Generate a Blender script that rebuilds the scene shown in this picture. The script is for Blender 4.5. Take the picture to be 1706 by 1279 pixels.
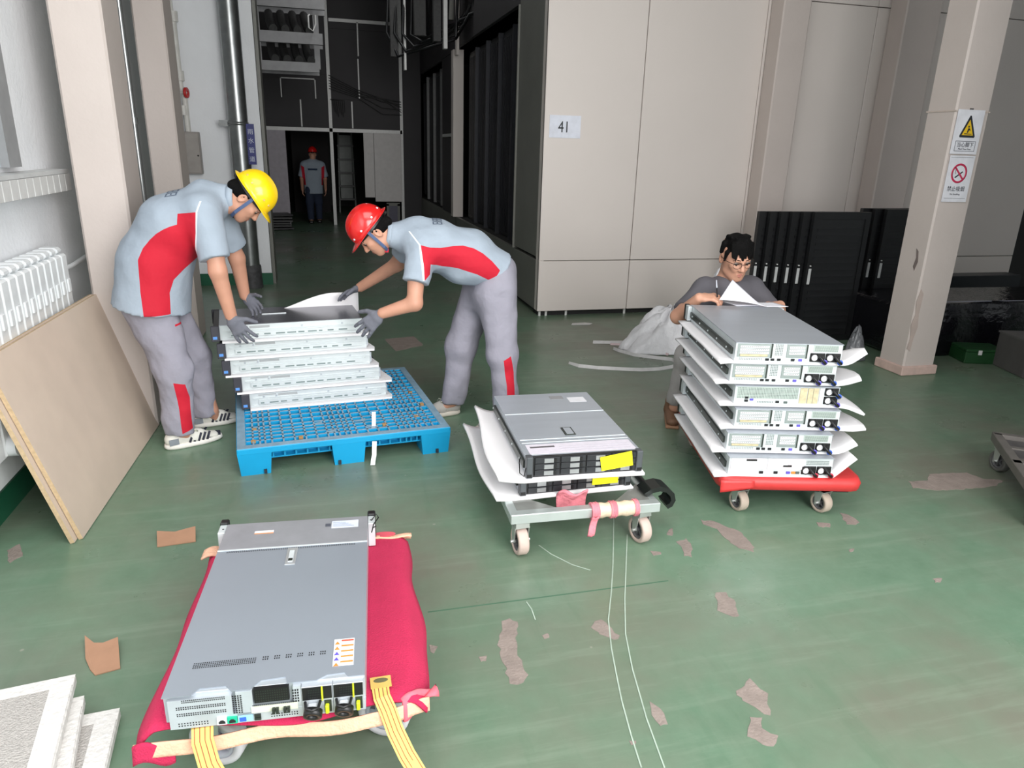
import bpy, bmesh, math, random
import numpy as np
from mathutils import Vector, Matrix, Euler
random.seed(7)
for o in list(bpy.data.objects): bpy.data.objects.remove(o)
SC = bpy.context.scene
COL = SC.collection

# ------------------------------------------------------------------ camera
cam = bpy.data.cameras.new('camera'); cam.sensor_width = 36.0; cam.lens = 1190.0 / 1706.0 * 36.0
cam.clip_start = 0.05; cam.clip_end = 100
camo = bpy.data.objects.new('camera', cam); COL.objects.link(camo)
_down = Vector((-103, 3611, 1190)).normalized()
_dep = Vector((-321, -400, 1190)); _dep = (_dep - _down * _dep.dot(_down)).normalized()
_rt = _down.cross(_dep)
if _rt.x < 0: _rt = -_rt
_R = Matrix((_rt, _dep, -_down))           # world = R @ (right, down, forward)
cx_, cd_, cf_ = _R.col[0], _R.col[1], _R.col[2]
M = Matrix(((cx_.x, -cd_.x, -cf_.x, 0), (cx_.y, -cd_.y, -cf_.y, 0), (cx_.z, -cd_.z, -cf_.z, 1.65), (0, 0, 0, 1)))
camo.matrix_world = M
SC.camera = camo

# ------------------------------------------------------------------ world, daylight, exposure
w = bpy.data.worlds.new('world'); SC.world = w; w.use_nodes = True
bgn = w.node_tree.nodes['Background']; bgn.inputs[0].default_value = (0.93, 0.97, 1.0, 1); bgn.inputs[1].default_value = 0.5
def area(name, loc, target, sx, sy, power, col=(1, 1, 1)):
    l = bpy.data.lights.new(name, 'AREA'); l.shape = 'RECTANGLE'; l.size = sx; l.size_y = sy; l.energy = power; l.color = col
    o = bpy.data.objects.new(name, l); COL.objects.link(o); o.location = loc
    o.rotation_euler = (Vector(target) - Vector(loc)).to_track_quat('-Z', 'Y').to_euler()
    return o
area('overhead_fill_light', (0.4, 1.2, 4.6), (0.4, 1.2, 0.0), 2.4, 3.0, 70, (1.0, 0.99, 0.97))  # added overhead fill, brightens left wall, boards and server lids; no skylight modelled
area('bay_door_daylight', (1.6, -1.7, 2.5), (-1.4, 4.2, 0.7), 3.0, 3.4, 240, (1.0, 0.985, 0.97))
area('side_window_daylight', (-1.40, 1.3, 2.3), (2.5, 3.2, 0.3), 2.6, 1.6, 15, (0.93, 0.97, 1.0))
SC.view_settings.view_transform = 'Standard'; SC.view_settings.look = 'None'
SC.view_settings.gamma = 1.0; SC.view_settings.use_curve_mapping = False
SC.view_settings.exposure = 0.45

# ------------------------------------------------------------------ materials
def lin(c):
    return tuple(((v / 255.0) / 12.92 if v / 255.0 <= 0.04045 else ((v / 255.0 + 0.055) / 1.055) ** 2.4) for v in c)
MATS = {}
def mat(name, rgb, rough=0.5, metal=0.0, var=0.08, scale=12.0, bump=0.0, bscale=60.0, coat=0.0, emit=0.0, alpha=1.0, trans=0.0, stretch=None, spec=None):
    """procedural material: base colour varied by noise, optional noise bump"""
    if name in MATS: return MATS[name]
    m = bpy.data.materials.new(name); m.use_nodes = True
    nt = m.node_tree; N = nt.nodes; Lk = nt.links
    b = N['Principled BSDF']
    tc = N.new('ShaderNodeTexCoord'); nz = N.new('ShaderNodeTexNoise'); nz.inputs['Scale'].default_value = scale; nz.inputs['Detail'].default_value = 4
    src = tc.outputs['Object']
    if stretch:
        mp = N.new('ShaderNodeMapping'); mp.inputs['Scale'].default_value = stretch; Lk.new(src, mp.inputs[0]); src = mp.outputs[0]
    Lk.new(src, nz.inputs['Vector'])
    cr = N.new('ShaderNodeValToRGB'); c = lin(rgb)
    cr.color_ramp.elements[0].position = 0.3; cr.color_ramp.elements[1].position = 0.7
    cr.color_ramp.elements[0].color = tuple(max(0, v * (1 - var)) for v in c) + (1,)
    cr.color_ramp.elements[1].color = tuple(min(1, v * (1 + var)) for v in c) + (1,)
    Lk.new(nz.outputs['Fac'], cr.inputs[0]); Lk.new(cr.outputs[0], b.inputs['Base Color'])
    b.inputs['Roughness'].default_value = rough; b.inputs['Metallic'].default_value = metal
    if coat: b.inputs['Coat Weight'].default_value = coat; b.inputs['Coat Roughness'].default_value = 0.1
    if spec is not None: b.inputs['Specular IOR Level'].default_value = spec
    if trans: b.inputs['Transmission Weight'].default_value = trans
    if alpha < 1: b.inputs['Alpha'].default_value = alpha
    if emit:
        Lk.new(cr.outputs[0], b.inputs['Emission Color']); b.inputs['Emission Strength'].default_value = emit
    if bump:
        n2 = N.new('ShaderNodeTexNoise'); n2.inputs['Scale'].default_value = bscale; n2.inputs['Detail'].default_value = 3
        Lk.new(src, n2.inputs['Vector'])
        bp = N.new('ShaderNodeBump'); bp.inputs['Strength'].default_value = bump; bp.inputs['Distance'].default_value = 0.02
        Lk.new(n2.outputs['Fac'], bp.inputs['Height']); Lk.new(bp.outputs[0], b.inputs['Normal'])
    MATS[name] = m
    return m

def floor_material():
    m = bpy.data.materials.new('green_epoxy_floor'); m.use_nodes = True
    nt = m.node_tree; N = nt.nodes; Lk = nt.links; b = N['Principled BSDF']
    tc = N.new('ShaderNodeTexCoord'); P = tc.outputs['Object']
    def noise(s, d=5, rgh=0.6, sc=None):
        n = N.new('ShaderNodeTexNoise'); n.inputs['Scale'].default_value = s; n.inputs['Detail'].default_value = d; n.inputs['Roughness'].default_value = rgh
        src = P
        if sc:
            mp = N.new('ShaderNodeMapping'); mp.inputs['Scale'].default_value = sc; Lk.new(P, mp.inputs[0]); src = mp.outputs[0]
        Lk.new(src, n.inputs['Vector']); return n.outputs['Fac']
    def ramp(f, p0, c0, p1, c1):
        r = N.new('ShaderNodeValToRGB'); e = r.color_ramp.elements
        e[0].position = p0; e[0].color = c0; e[1].position = p1; e[1].color = c1
        Lk.new(f, r.inputs[0]); return r.outputs[0]
    def mix(f, a, c):
        x = N.new('ShaderNodeMixRGB'); 
        if isinstance(f, float): x.inputs[0].default_value = f
        else: Lk.new(f, x.inputs[0])
        for i, v in ((1, a), (2, c)):
            if isinstance(v, tuple): x.inputs[i].default_value = v
            else: Lk.new(v, x.inputs[i])
        return x.outputs[0]
    g = lambda *c: lin(c) + (1,)
    W = (1, 1, 1, 1); K = (0, 0, 0, 1)
    base = ramp(noise(1.1, 6), 0.34, g(92, 121, 98), 0.66, g(116, 144, 120))
    fine = ramp(noise(9, 6, .7), 0.3, g(92, 119, 98), 0.75, g(120, 144, 124))
    c1 = mix(0.45, base, fine)
    # grey scuffed dust: worn away colour drifting over the paint
    dust = ramp(noise(0.55, 5, .65), 0.43, K, 0.63, (.8, .8, .8, 1))
    c2 = mix(dust, c1, g(112, 108, 97))
    # streaky mop marks and wheel scuffs
    st = ramp(noise(2.2, 6, .7, (0.5, 6.0, 1)), 0.52, K, 0.78, (.42, .42, .42, 1))
    c3 = mix(st, c2, g(142, 158, 140))
    st2 = ramp(noise(1.7, 6, .7, (5.0, .6, 1)), 0.56, K, 0.8, (.42, .42, .42, 1))
    c4 = mix(st2, c3, g(76, 108, 84))
    # tiny chips
    vo = N.new('ShaderNodeTexVoronoi'); vo.inputs['Scale'].default_value = 3.2; Lk.new(P, vo.inputs['Vector'])
    chip = ramp(vo.outputs['Distance'], 0.018, (.75, .75, .75, 1), 0.026, K)
    c5 = mix(chip, c4, g(150, 150, 138))
    Lk.new(c5, b.inputs['Base Color'])
    rr = ramp(noise(1.6, 5), 0.3, (.24, .24, .24, 1), 0.75, (.46, .46, .46, 1)); Lk.new(rr, b.inputs['Roughness'])
    bp = N.new('ShaderNodeBump'); bp.inputs['Strength'].default_value = 0.05; bp.inputs['Distance'].default_value = 0.01
    Lk.new(noise(26, 4), bp.inputs['Height']); Lk.new(bp.outputs[0], b.inputs['Normal'])
    return m

# ------------------------------------------------------------------ mesh builder
class MB:
    def __init__(s): s.v = []; s.f = []; s.m = []; s.sm = []; s.ch = []
    def add(s, vs, fs, mi=0, smooth=False):
        o = len(s.v); s.v += [tuple(p) for p in vs]; s.ch.append((len(s.f), o))
        for f in fs: s.f.append(tuple(i + o for i in f)); s.m.append(mi); s.sm.append(smooth)
        return s
    def box(s, c, d, mi=0, rz=0.0, b=0.0, rot=None):
        hx, hy, hz = d[0] / 2, d[1] / 2, d[2] / 2
        R = rot if rot is not None else (Matrix.Rotation(rz, 3, 'Z') if rz else None)
        def T(p):
            p = Vector(p)
            if R is not None: p = R @ p
            return (p.x + c[0], p.y + c[1], p.z + c[2])
        if b <= 0 or b * 2.05 >= min(d):
            vs = [T((x * hx, y * hy, z * hz)) for z in (-1, 1) for y in (-1, 1) for x in (-1, 1)]
            fs = [(0, 2, 3, 1), (4, 5, 7, 6), (0, 1, 5, 4), (2, 6, 7, 3), (0, 4, 6, 2), (1, 3, 7, 5)]
            return s.add(vs, fs, mi)
        bm = bmesh.new(); bmesh.ops.create_cube(bm, size=1)
        for v in bm.verts: v.co = Vector((v.co.x * d[0], v.co.y * d[1], v.co.z * d[2]))
        bmesh.ops.bevel(bm, geom=bm.edges[:], offset=b, segments=1, affect='EDGES')
        bm.verts.index_update()
        s.add([T(v.co) for v in bm.verts], [tuple(v.index for v in f.verts) for f in bm.faces], mi); bm.free(); return s
    def bx(s, x0, x1, y0, y1, z0, z1, mi=0, b=0.0):
        return s.box(((x0 + x1) / 2, (y0 + y1) / 2, (z0 + z1) / 2), (abs(x1 - x0), abs(y1 - y0), abs(z1 - z0)), mi, b=b)
    def cyl(s, p0, p1, r0, r1=None, n=16, mi=0, smooth=True, caps=True):
        r1 = r0 if r1 is None else r1
        p0 = Vector(p0); p1 = Vector(p1); ax = (p1 - p0).normalized()
        u = ax.orthogonal().normalized(); w_ = ax.cross(u)
        vs = []
        for p, r in ((p0, r0), (p1, r1)):
            for i in range(n):
                a = 2 * math.pi * i / n; vs.append(p + (u * math.cos(a) + w_ * math.sin(a)) * r)
        s.add(vs, [(i, (i + 1) % n, n + (i + 1) % n, n + i) for i in range(n)], mi, smooth)
        if caps:
            s.add(vs[:n], [tuple(range(n - 1, -1, -1))], mi); s.add(vs[n:], [tuple(range(n))], mi)
        return s
    def ring(s, c, ax, r_in, r_out, h, n=24, mi=0):
        """a flat washer / tyre: rectangular section swept about axis"""
        c = Vector(c); ax = Vector(ax).normalized(); u = ax.orthogonal().normalized(); w_ = ax.cross(u)
        prof = [(r_in, -h / 2), (r_out, -h / 2), (r_out, h / 2), (r_in, h / 2)]
        return s.sweep(c, ax, u, w_, prof, n, mi)
    def sweep(s, c, ax, u, w_, prof, n, mi=0, closed=True, smooth=True):
        vs = []; k = len(prof)
        for i in range(n):
            a = 2 * math.pi * i / n; d = u * math.cos(a) + w_ * math.sin(a)
            vs += [c + d * r + ax * h for r, h in prof]
        fs = []
        for i in range(n):
            j = (i + 1) % n
            for q in range(k if closed else k - 1):
                q2 = (q + 1) % k; fs.append((i * k + q, j * k + q, j * k + q2, i * k + q2))
        return s.add(vs, fs, mi, smooth)
    def tube(s, path, r, n=8, mi=0, caps=True):
        P = [Vector(p) for p in path]; vs = []; u = None
        for i, p in enumerate(P):
            t = (P[min(i + 1, len(P) - 1)] - P[max(i - 1, 0)]).normalized()
            if u is None: u = t.orthogonal().normalized()
            u = (u - t * u.dot(t)); u = u.normalized() if u.length > 1e-6 else t.orthogonal().normalized()
            w_ = t.cross(u); rr = r[i] if isinstance(r, (list, tuple)) else r
            vs += [p + (u * math.cos(2 * math.pi * k / n) + w_ * math.sin(2 * math.pi * k / n)) * rr for k in range(n)]
        fs = [(i * n + k, i * n + (k + 1) % n, (i + 1) * n + (k + 1) % n, (i + 1) * n + k) for i in range(len(P) - 1) for k in range(n)]
        s.add(vs, fs, mi, True)
        if caps:
            s.add(vs[:n], [tuple(range(n - 1, -1, -1))], mi); s.add(vs[-n:], [tuple(range(n))], mi)
        return s
    def ribbon(s, path, side, width, thick=0.002, mi=0):
        """flat strap: path of points, side vector (or list), real thickness"""
        P = [Vector(p) for p in path]; vs = []
        for i, p in enumerate(P):
            t = (P[min(i + 1, len(P) - 1)] - P[max(i - 1, 0)]).normalized()
            sd = Vector(side[i] if isinstance(side, list) else side); sd = (sd - t * sd.dot(t)).normalized(); nn = t.cross(sd)
            w2 = (width[i] if isinstance(width, list) else width) / 2
            vs += [p + sd * w2 + nn * thick / 2, p - sd * w2 + nn * thick / 2, p - sd * w2 - nn * thick / 2, p + sd * w2 - nn * thick / 2]
        fs = [(i * 4 + k, i * 4 + (k + 1) % 4, i * 4 + 4 + (k + 1) % 4, i * 4 + 4 + k) for i in range(len(P) - 1) for k in range(4)]
        fs += [(3, 2, 1, 0), tuple(len(vs) - 4 + k for k in range(4))]
        return s.add(vs, fs, mi, False)
    def prism(s, poly, z0, z1, mi=0, fn=None):
        """polygon (2d) extruded z0..z1; fn maps (x,y,z)->point"""
        fn = fn or (lambda x, y, z: (x, y, z)); n = len(poly)
        vs = [fn(x, y, z0) for x, y in poly] + [fn(x, y, z1) for x, y in poly]
        fs = [tuple(range(n - 1, -1, -1)), tuple(range(n, 2 * n))] + [(i, (i + 1) % n, n + (i + 1) % n, n + i) for i in range(n)]
        return s.add(vs, fs, mi)
    def sheet(s, fn, nu, nv, thick, mi=0):
        """curved sheet z-offset thickness; fn(u,v)->(x,y,z)"""
        top = [Vector(fn(i / nu, j / nv)) for i in range(nu + 1) for j in range(nv + 1)]
        K = nv + 1; nor = []
        for i in range(nu + 1):
            for j in range(nv + 1):
                a = top[min(i + 1, nu) * K + j] - top[max(i - 1, 0) * K + j]; b_ = top[i * K + min(j + 1, nv)] - top[i * K + max(j - 1, 0)]
                nn = a.cross(b_); nor.append(nn.normalized() if nn.length > 1e-9 else Vector((0, 0, 1)))
        vs = top + [p - q * thick for p, q in zip(top, nor)]; o = len(top)
        fs = []
        for i in range(nu):
            for j in range(nv):
                a, b_, c, d = i * K + j, (i + 1) * K + j, (i + 1) * K + j + 1, i * K + j + 1
                fs.append((a, b_, c, d)); fs.append((o + d, o + c, o + b_, o + a))
        for i in range(nu):
            a, b_ = i * K, (i + 1) * K; fs.append((a, o + a, o + b_, b_)); a, b_ = i * K + nv, (i + 1) * K + nv; fs.append((b_, o + b_, o + a, a))
        for j in range(nv):
            a, b_ = j, j + 1; fs.append((b_, o + b_, o + a, a)); a, b_ = nu * K + j, nu * K + j + 1; fs.append((a, o + a, o + b_, b_))
        return s.add(vs, fs, mi, True)
    def mesh(s, name, mats):
        me = bpy.data.meshes.new(name); me.from_pydata(s.v, [], s.f)
        for m in (mats if isinstance(mats, (list, tuple)) else [mats]): me.materials.append(m)
        me.polygons.foreach_set('material_index', s.m); me.polygons.foreach_set('use_smooth', s.sm); me.update()
        bm = bmesh.new(); bm.from_mesh(me); bmesh.ops.recalc_face_normals(bm, faces=bm.faces[:]); bm.to_mesh(me); bm.free()
        return me
    def build(s, name, mats, parent=None):
        return link(name, s.mesh(name, mats), parent)
def build_each(mb, name, m, parent=None):
    """every box of the builder becomes an object of its own"""
    out = []; ch = mb.ch + [(len(mb.f), len(mb.v))]
    for (f0, v0), (f1, v1) in zip(ch, ch[1:]):
        q = MB(); q.add(mb.v[v0:v1], [tuple(i - v0 for i in f) for f in mb.f[f0:f1]]); out.append(q.build(name, m, parent))
    return out
def link(name, me, parent=None):
    o = bpy.data.objects.new(name, me); COL.objects.link(o)
    if parent is not None: o.parent = parent
    return o
def tag(o, label=None, cat=None, group=None, kind=None):
    if label: o['label'] = label
    if cat: o['category'] = cat
    if group: o['group'] = group
    if kind: o['kind'] = kind
    return o
def empty(name, loc=(0, 0, 0), rz=0.0, label=None, cat=None, group=None):
    o = bpy.data.objects.new(name, None); COL.objects.link(o); o.location = loc; o.rotation_euler = (0, 0, rz); o.empty_display_size = 0.05
    return tag(o, label, cat, group)
def copy_tree(o, parent=None):
    c = o.copy(); COL.objects.link(c); c.parent = parent
    for ch in list(o.children): copy_tree(ch, c)
    return c
def text_mesh(body, size, mat_, name, parent=None, thick=0.0008, bold=0.0):
    cu = bpy.data.curves.new(name, 'FONT'); cu.body = body; cu.size = size; cu.align_x = 'CENTER'; cu.align_y = 'CENTER'
    cu.extrude = thick; cu.offset = bold
    t = bpy.data.objects.new(name + '_tmp', cu); COL.objects.link(t)
    dg = bpy.context.evaluated_depsgraph_get(); me = bpy.data.meshes.new_from_object(t.evaluated_get(dg))
    bpy.data.objects.remove(t); bpy.data.curves.remove(cu)
    me.materials.clear(); me.materials.append(mat_); me.name = name
    return link(name, me, parent)
FACE_CAM = Euler((math.pi / 2, 0, 0))     # text standing up, read from -Y

# ================================================================== SETTING
white_wall = mat('white_plaster', (238, 240, 243), 0.75, var=0.03, scale=3, bump=0.15, bscale=40)
cream_panel = mat('cream_steel_panel', (222, 213, 207), 0.42, var=0.02, scale=1.2)
pink_paint = mat('pillar_paint', (200, 189, 183), 0.55, var=0.03, scale=2.5, bump=0.08, bscale=25)
green_base = mat('green_skirting', (28, 92, 66), 0.4, var=0.15, scale=6)
dark_panel = mat('charcoal_panel', (52, 49, 52), 0.6, var=0.1, scale=2)
grey_panel = mat('grey_steel_panel', (118, 118, 112), 0.45, var=0.06, scale=4)
black_rack = mat('black_powder_coat', (22, 23, 25), 0.42, var=0.15, scale=8)
alu = mat('aluminium_strip', (228, 228, 226), 0.45, 0.1, var=0.05, scale=20)
galv = mat('galvanised_pipe', (150, 153, 153), 0.3, 0.85, var=0.12, scale=9)
conc = mat('bare_concrete', (140, 128, 121), 0.85, var=0.12, scale=18, bump=0.2, bscale=90)
seam_dark = mat('seam_shadow_gap', (40, 40, 40), 0.8, var=0.05)

fl = MB()
NX, NY = 20, 52
vs = [(-1.7 + 11.0 * i / NX, -2.2 + 26.2 * j / NY, 0) for j in range(NY + 1) for i in range(NX + 1)]
fl.add(vs, [(j * (NX + 1) + i, j * (NX + 1) + i + 1, (j + 1) * (NX + 1) + i + 1, (j + 1) * (NX + 1) + i) for j in range(NY) for i in range(NX)])
floor = tag(fl.build('floor', floor_material()), 'green epoxy floor with worn bare patches', kind='structure')

def blob_patch(pts, seed, jag=0.012, z=0.0012):
    """peeled patch of paint: ragged outline, thin raised edge"""
    rnd = random.Random(seed); out = []
    n = len(pts); jag = min(jag, .07 * max(p[0] for p in pts) - .07 * min(p[0] for p in pts))
    for i in range(n):
        a = Vector(pts[i]); b_ = Vector(pts[(i + 1) % n]); k = max(2, int((b_ - a).length / 0.02))
        for q in range(k):
            p = a.lerp(b_, q / k); out.append((p.x + rnd.uniform(-jag, jag), p.y + rnd.uniform(-jag, jag)))
    mb = MB(); mb.prism(out, -0.002, z)
    return mb
PATCHES = [[(0.585, 2.156), (0.613, 2.135), (0.591, 2.068), (0.567, 1.976), (0.57, 1.903), (0.571, 1.85), (0.554, 1.821), (0.503, 1.832), (0.51, 1.881), (0.511, 1.952), (0.516, 2.025), (0.544, 2.098), (0.55, 2.149)], [(0.924, 2.078), (0.932, 2.045), (0.949, 1.98), (0.925, 1.959), (0.897, 1.991), (0.879, 2.015), (0.871, 2.048), (0.897, 2.08)], [(1.656, 2.693), (1.716, 2.667), (1.743, 2.617), (1.789, 2.541), (1.776, 2.419), (1.747, 2.386), (1.698, 2.42), (1.683, 2.515), (1.693, 2.594), (1.649, 2.647)], [(1.454, 2.532), (1.516, 2.55), (1.493, 2.463), (1.458, 2.406), (1.433, 2.423), (1.454, 2.486)], [(1.305, 2.487), (1.347, 2.47), (1.338, 2.451), (1.304, 2.45)], [(1.427, 2.141), (1.468, 2.132), (1.471, 2.084), (1.459, 2.051), (1.444, 1.987), (1.41, 1.995), (1.381, 2.034), (1.401, 2.087)], [(1.288, 1.677), (1.312, 1.602), (1.285, 1.561), (1.263, 1.517), (1.24, 1.54), (1.224, 1.575), (1.213, 1.608), (1.213, 1.641), (1.258, 1.65)], [(1.198, 1.532), (1.233, 1.519), (1.214, 1.48), (1.241, 1.439), (1.2, 1.404), (1.168, 1.428), (1.151, 1.466), (1.184, 1.501)], [(0.921, 1.655), (0.942, 1.623), (0.934, 1.557), (0.911, 1.558), (0.902, 1.601)], [(0.679, 2.039), (0.704, 2.047), (0.701, 2.024), (0.68, 2.019)], [(0.434, 1.978), (0.462, 1.977), (0.454, 1.953), (0.435, 1.954)], [(2.197, 2.558), (2.258, 2.535), (2.236, 2.506), (2.177, 2.518)], [(2.372, 2.618), (2.406, 2.597), (2.406, 2.515), (2.373, 2.495), (2.33, 2.514)], [(1.473, 2.639), (1.497, 2.651), (1.459, 2.587), (1.435, 2.599)], [(2.375, 2.039), (2.418, 2.038), (2.386, 2.011), (2.363, 2.018)], [(2.184, 2.319), (2.212, 2.319), (2.19, 2.294), (2.171, 2.297)], [(0.279, 2.077), (0.307, 2.06), (0.29, 2.028), (0.277, 2.04)], [(0.792, 1.523), (0.812, 1.518), (0.805, 1.506), (0.792, 1.509)], [(2.992, 2.849), (3.103, 2.842), (3.174, 2.904), (3.406, 2.883), (3.434, 2.792), (3.528, 2.758), (3.421, 2.705), (3.194, 2.714), (3.053, 2.728), (2.952, 2.783)], [(-1.354, 3.04), (-1.318, 3.095), (-1.271, 2.989), (-1.307, 2.937)], [(0.47, 6.272), (0.746, 6.339), (0.785, 6.017), (0.536, 5.86)]]
for i, pp in enumerate(PATCHES):
    blob_patch(pp, i, 0.007).build('bare_patch', conc, floor)
scratch = mat('pale_scratch', (166, 182, 168), 0.7, var=0.1, scale=30)
for path in [[(1.262, 2.801), (1.108, 2.429), (1.024, 2.239), (0.946, 2.074), (0.897, 1.923), (0.861, 1.786), (0.834, 1.678), (0.806, 1.537), (0.788, 1.426)], [(1.26, 2.635), (1.058, 2.184), (0.976, 1.984), (0.926, 1.806), (0.88, 1.592), (0.852, 1.411)], [(0.84, 2.629), (0.872, 2.549), (0.934, 2.452), (0.994, 2.398)], [(0.677, 2.243), (0.684, 2.196), (0.68, 2.131)]]:
    MB().ribbon([(x, y, 0.0012) for x, y in path], (1, 0, 0), 0.0045, 0.0012).build('scratch_line', scratch, floor)
# rectangular older coat of grey paint beside the front trolley
old = MB().ribbon([(0.30, 2.26, 0.0006), (1.28, 2.26, 0.0006)], (0, 1, 0), 0.006, 0.0008)
old.build('paint_joint', mat('paint_joint_line', (74, 108, 86), 0.6), floor)

# ---- walls
tag(MB().bx(-1.72, -1.47, -2.2, 24, 0, 4.7).build('wall_left', white_wall), 'white plaster wall with radiator and window sill', kind='structure')
tag(MB().bx(-1.47, -1.458, -2.2, 9.1, 0.0, 0.13).build('baseboard_left', green_base), 'dark green painted skirting along the white wall', kind='structure')
ws = MB().bx(-1.47, -0.64, 9.1, 9.45, 0, 4.7); ws.bx(-0.635, -0.6, 9.14, 9.45, 0, 4.7, 1)
tag(ws.build('wall_back_left', [white_wall, grey_panel]), 'white cross wall behind the steel pipe, ending in a jamb', kind='structure')
tag(MB().bx(-1.47, -0.63, 9.085, 9.1, 0, 0.14).build('baseboard_back_left', green_base), 'dark green skirting below the steel pipe', kind='structure')
tag(MB().bx(-1.72, 9.3, -2.2, 24, 4.7, 4.85).build('ceiling', mat('ceiling_grey', (150, 150, 148), 0.8)), 'grey hall ceiling', kind='structure')
tag(MB().bx(9.0, 9.3, -2.2, 24, 0, 4.7).build('wall_right', white_wall), 'plain wall at the right end of the hall', kind='structure')
tag(MB().bx(3.5, 3.75, -2.2, 1.9, 0, 4.7).build('wall_shade_right', white_wall), 'unseen pier wall added to shade the right side of the hall', kind='structure')  # added out of view to keep daylight off the right floor and signed pillar
tag(MB().bx(-1.72, 9.3, 23.8, 24, 0, 4.7).build('wall_far', dark_panel), 'dark end wall of the hall', kind='structure')

# ---- white enclosure numbered 41: front wall of panels
core = MB().bx(2.13, 9.0, 6.975, 7.25, 0.06, 4.68)
wb = tag(core.build('wall_back', seam_dark), 'cream panelled enclosure front carrying the number sheet', kind='structure')
cols = [2.09, 3.08, 4.34, 5.6, 6.86, 8.1]; rows = [0.055, 0.577, 3.12, 4.68]; g = 0.0035
for ci in range(5):
    for ri in range(3):
        MB().bx(cols[ci] + (g if ci else 0), cols[ci + 1] - g, 6.95, 6.985, rows[ri] + g, rows[ri + 1] - g, b=0.004).build('panel', cream_panel, wb)
MB().bx(2.12, 9.0, 7.02, 7.2, 0.0, 0.06).build('plinth', seam_dark, wb)
for x in (2.13, 2.20, 2.42, 3.08, 4.2):
    MB().cyl((x, 7.0, 0), (x, 7.0, 0.06), 0.014, n=10).build('levelling_foot', alu, wb)
# side of the enclosure along the corridor
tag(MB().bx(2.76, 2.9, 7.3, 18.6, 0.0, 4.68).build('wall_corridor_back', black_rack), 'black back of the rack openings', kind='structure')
wr = tag(empty('wall_corridor', (0, 0, 0)), 'dark side of the enclosure along the corridor with two rack openings', kind='structure')
def side(y0, y1, z0, z1, m, name='panel', x0=2.09, x1=2.14):
    return MB().bx(x0, x1, y0 + g, y1 - g, z0 + g, z1 - g, b=0.003).build(name, m, wr)
side(6.952, 7.07, 0.055, 4.68, cream_panel, 'corner_post')
side(7.07, 7.98, 0.60, 4.68, grey_panel)
side(7.07, 9.5, 0.055, 0.575, grey_panel); side(9.5, 11.7, 0.055, 0.575, grey_panel); side(11.7, 14.4, 0.055, 0.575, grey_panel); side(14.4, 17.4, 0.055, 0.575, grey_panel)
side(7.98, 11.65, 3.07, 4.68, dark_panel); side(11.65, 13.1, 3.05, 4.68, dark_panel); side(13.1, 17.4, 3.05, 4.68, dark_panel)
side(11.65, 11.85, 0.575, 3.05, cream_panel, 'door_post', 2.03, 2.19)
side(11.85, 13.1, 0.575, 1.80, dark_panel); side(11.85, 13.1, 1.86, 3.05, dark_panel)
side(11.85, 13.05, 1.80, 1.86, alu, 'trim_strip', 2.08, 2.14)
side(16.95, 17.4, 0.575, 3.05, grey_panel, 'door_post'); side(17.4, 18.6, 0.055, 4.68, dark_panel)
side(7.955, 7.985, 0.575, 3.07, grey_panel, 'door_frame', 2.07, 2.19); side(13.08, 13.12, 0.575, 3.05, grey_panel, 'door_frame', 2.09, 2.19)
tag(MB().bx(2.15, 2.75, 7.3, 18.6, 0.0, 0.569).build('trim_1', seam_dark), 'dark plinth below the rack openings', kind='structure')

# racks standing inside the two openings
def rack(y, wd, lab, strip=None):
    e = empty('server_rack', (2.46, y, 0.57), 0, lab, 'rack', 'black racks behind the enclosure openings')
    MB().bx(-0.2, 0.28, -wd / 2, wd / 2, 0, 2.42).build('cabinet', black_rack, e)
    d = MB().bx(-0.215, -0.2, -wd / 2 + .02, wd / 2 - .02, 0.03, 2.38)
    for k in range(9): d.bx(-0.222, -0.215, -wd / 2 + .04 + k * (wd - .08) / 9, -wd / 2 + .06 + k * (wd - .08) / 9, 0.06, 2.34)
    d.build('door', mat('perforated_black_door', (30, 31, 34), 0.35, 0.3, var=0.2, scale=60), e)
    MB().bx(-0.26, -0.2, -wd / 2 - .012, -wd / 2 + .03, 0, 2.42).build('upright', strip or mat('dark_upright', (58, 59, 64), 0.4, 0.4), e)
    return e
nth = ['nearest', 'second', 'third', 'fourth', 'farthest']
for i in range(5): rack(8.32 + i * 0.71, 0.68, 'black server rack in the near opening, %s from the cream corner' % nth[i])
for i in range(4): rack(13.55 + i * 0.9, 0.86, 'black server rack in the far opening, %s from the camera' % ['nearest', 'second', 'third', 'farthest'][i], mat('pale_upright', (150, 150, 150), 0.5) if i in (1, 2, 3) else None)

# ---- far screen wall across the corridor
fw = MB()
sc_ = tag(MB().bx(-1.47, 2.1, 16.06, 16.14, 1.95, 4.68).build('wall_screen', dark_panel), 'dark panel screen above the far doorway', kind='structure')
for (x0, x1, z0, z1) in ((-1.47, 0.20, 1.96, 2.95), (-1.47, 0.20, 2.96, 4.66), (0.27, 1.66, 1.96, 2.5), (0.27, 1.66, 2.51, 3.8), (0.27, 1.66, 3.81, 4.66)):
    MB().bx(x0 + .006, x1 - .006, 16.04, 16.06, z0, z1).build('panel', dark_panel, sc_)
for n_, (x0, x1, z0, z1) in enumerate(((-1.2, 1.7, 1.875, 1.945), (0.215, 0.28, 0, 4.66), (1.66, 1.72, 0, 4.66), (0.83, 0.855, 2.53, 3.28), (0.84, 0.865, 3.33, 3.95), (0.675, 0.70, 1.96, 2.47), (-0.335, -0.31, 1.96, 2.47), (-0.69, -0.67, 2.5, 2.87), (-0.03, -0.01, 2.5, 2.87), (-0.69, -0.01, 2.85, 2.87), (0.3, 1.65, 3.93, 3.99))):
    MB().bx(x0, x1, 16.0, 16.04, z0, z1).build('metal_strip', alu, sc_)
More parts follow.
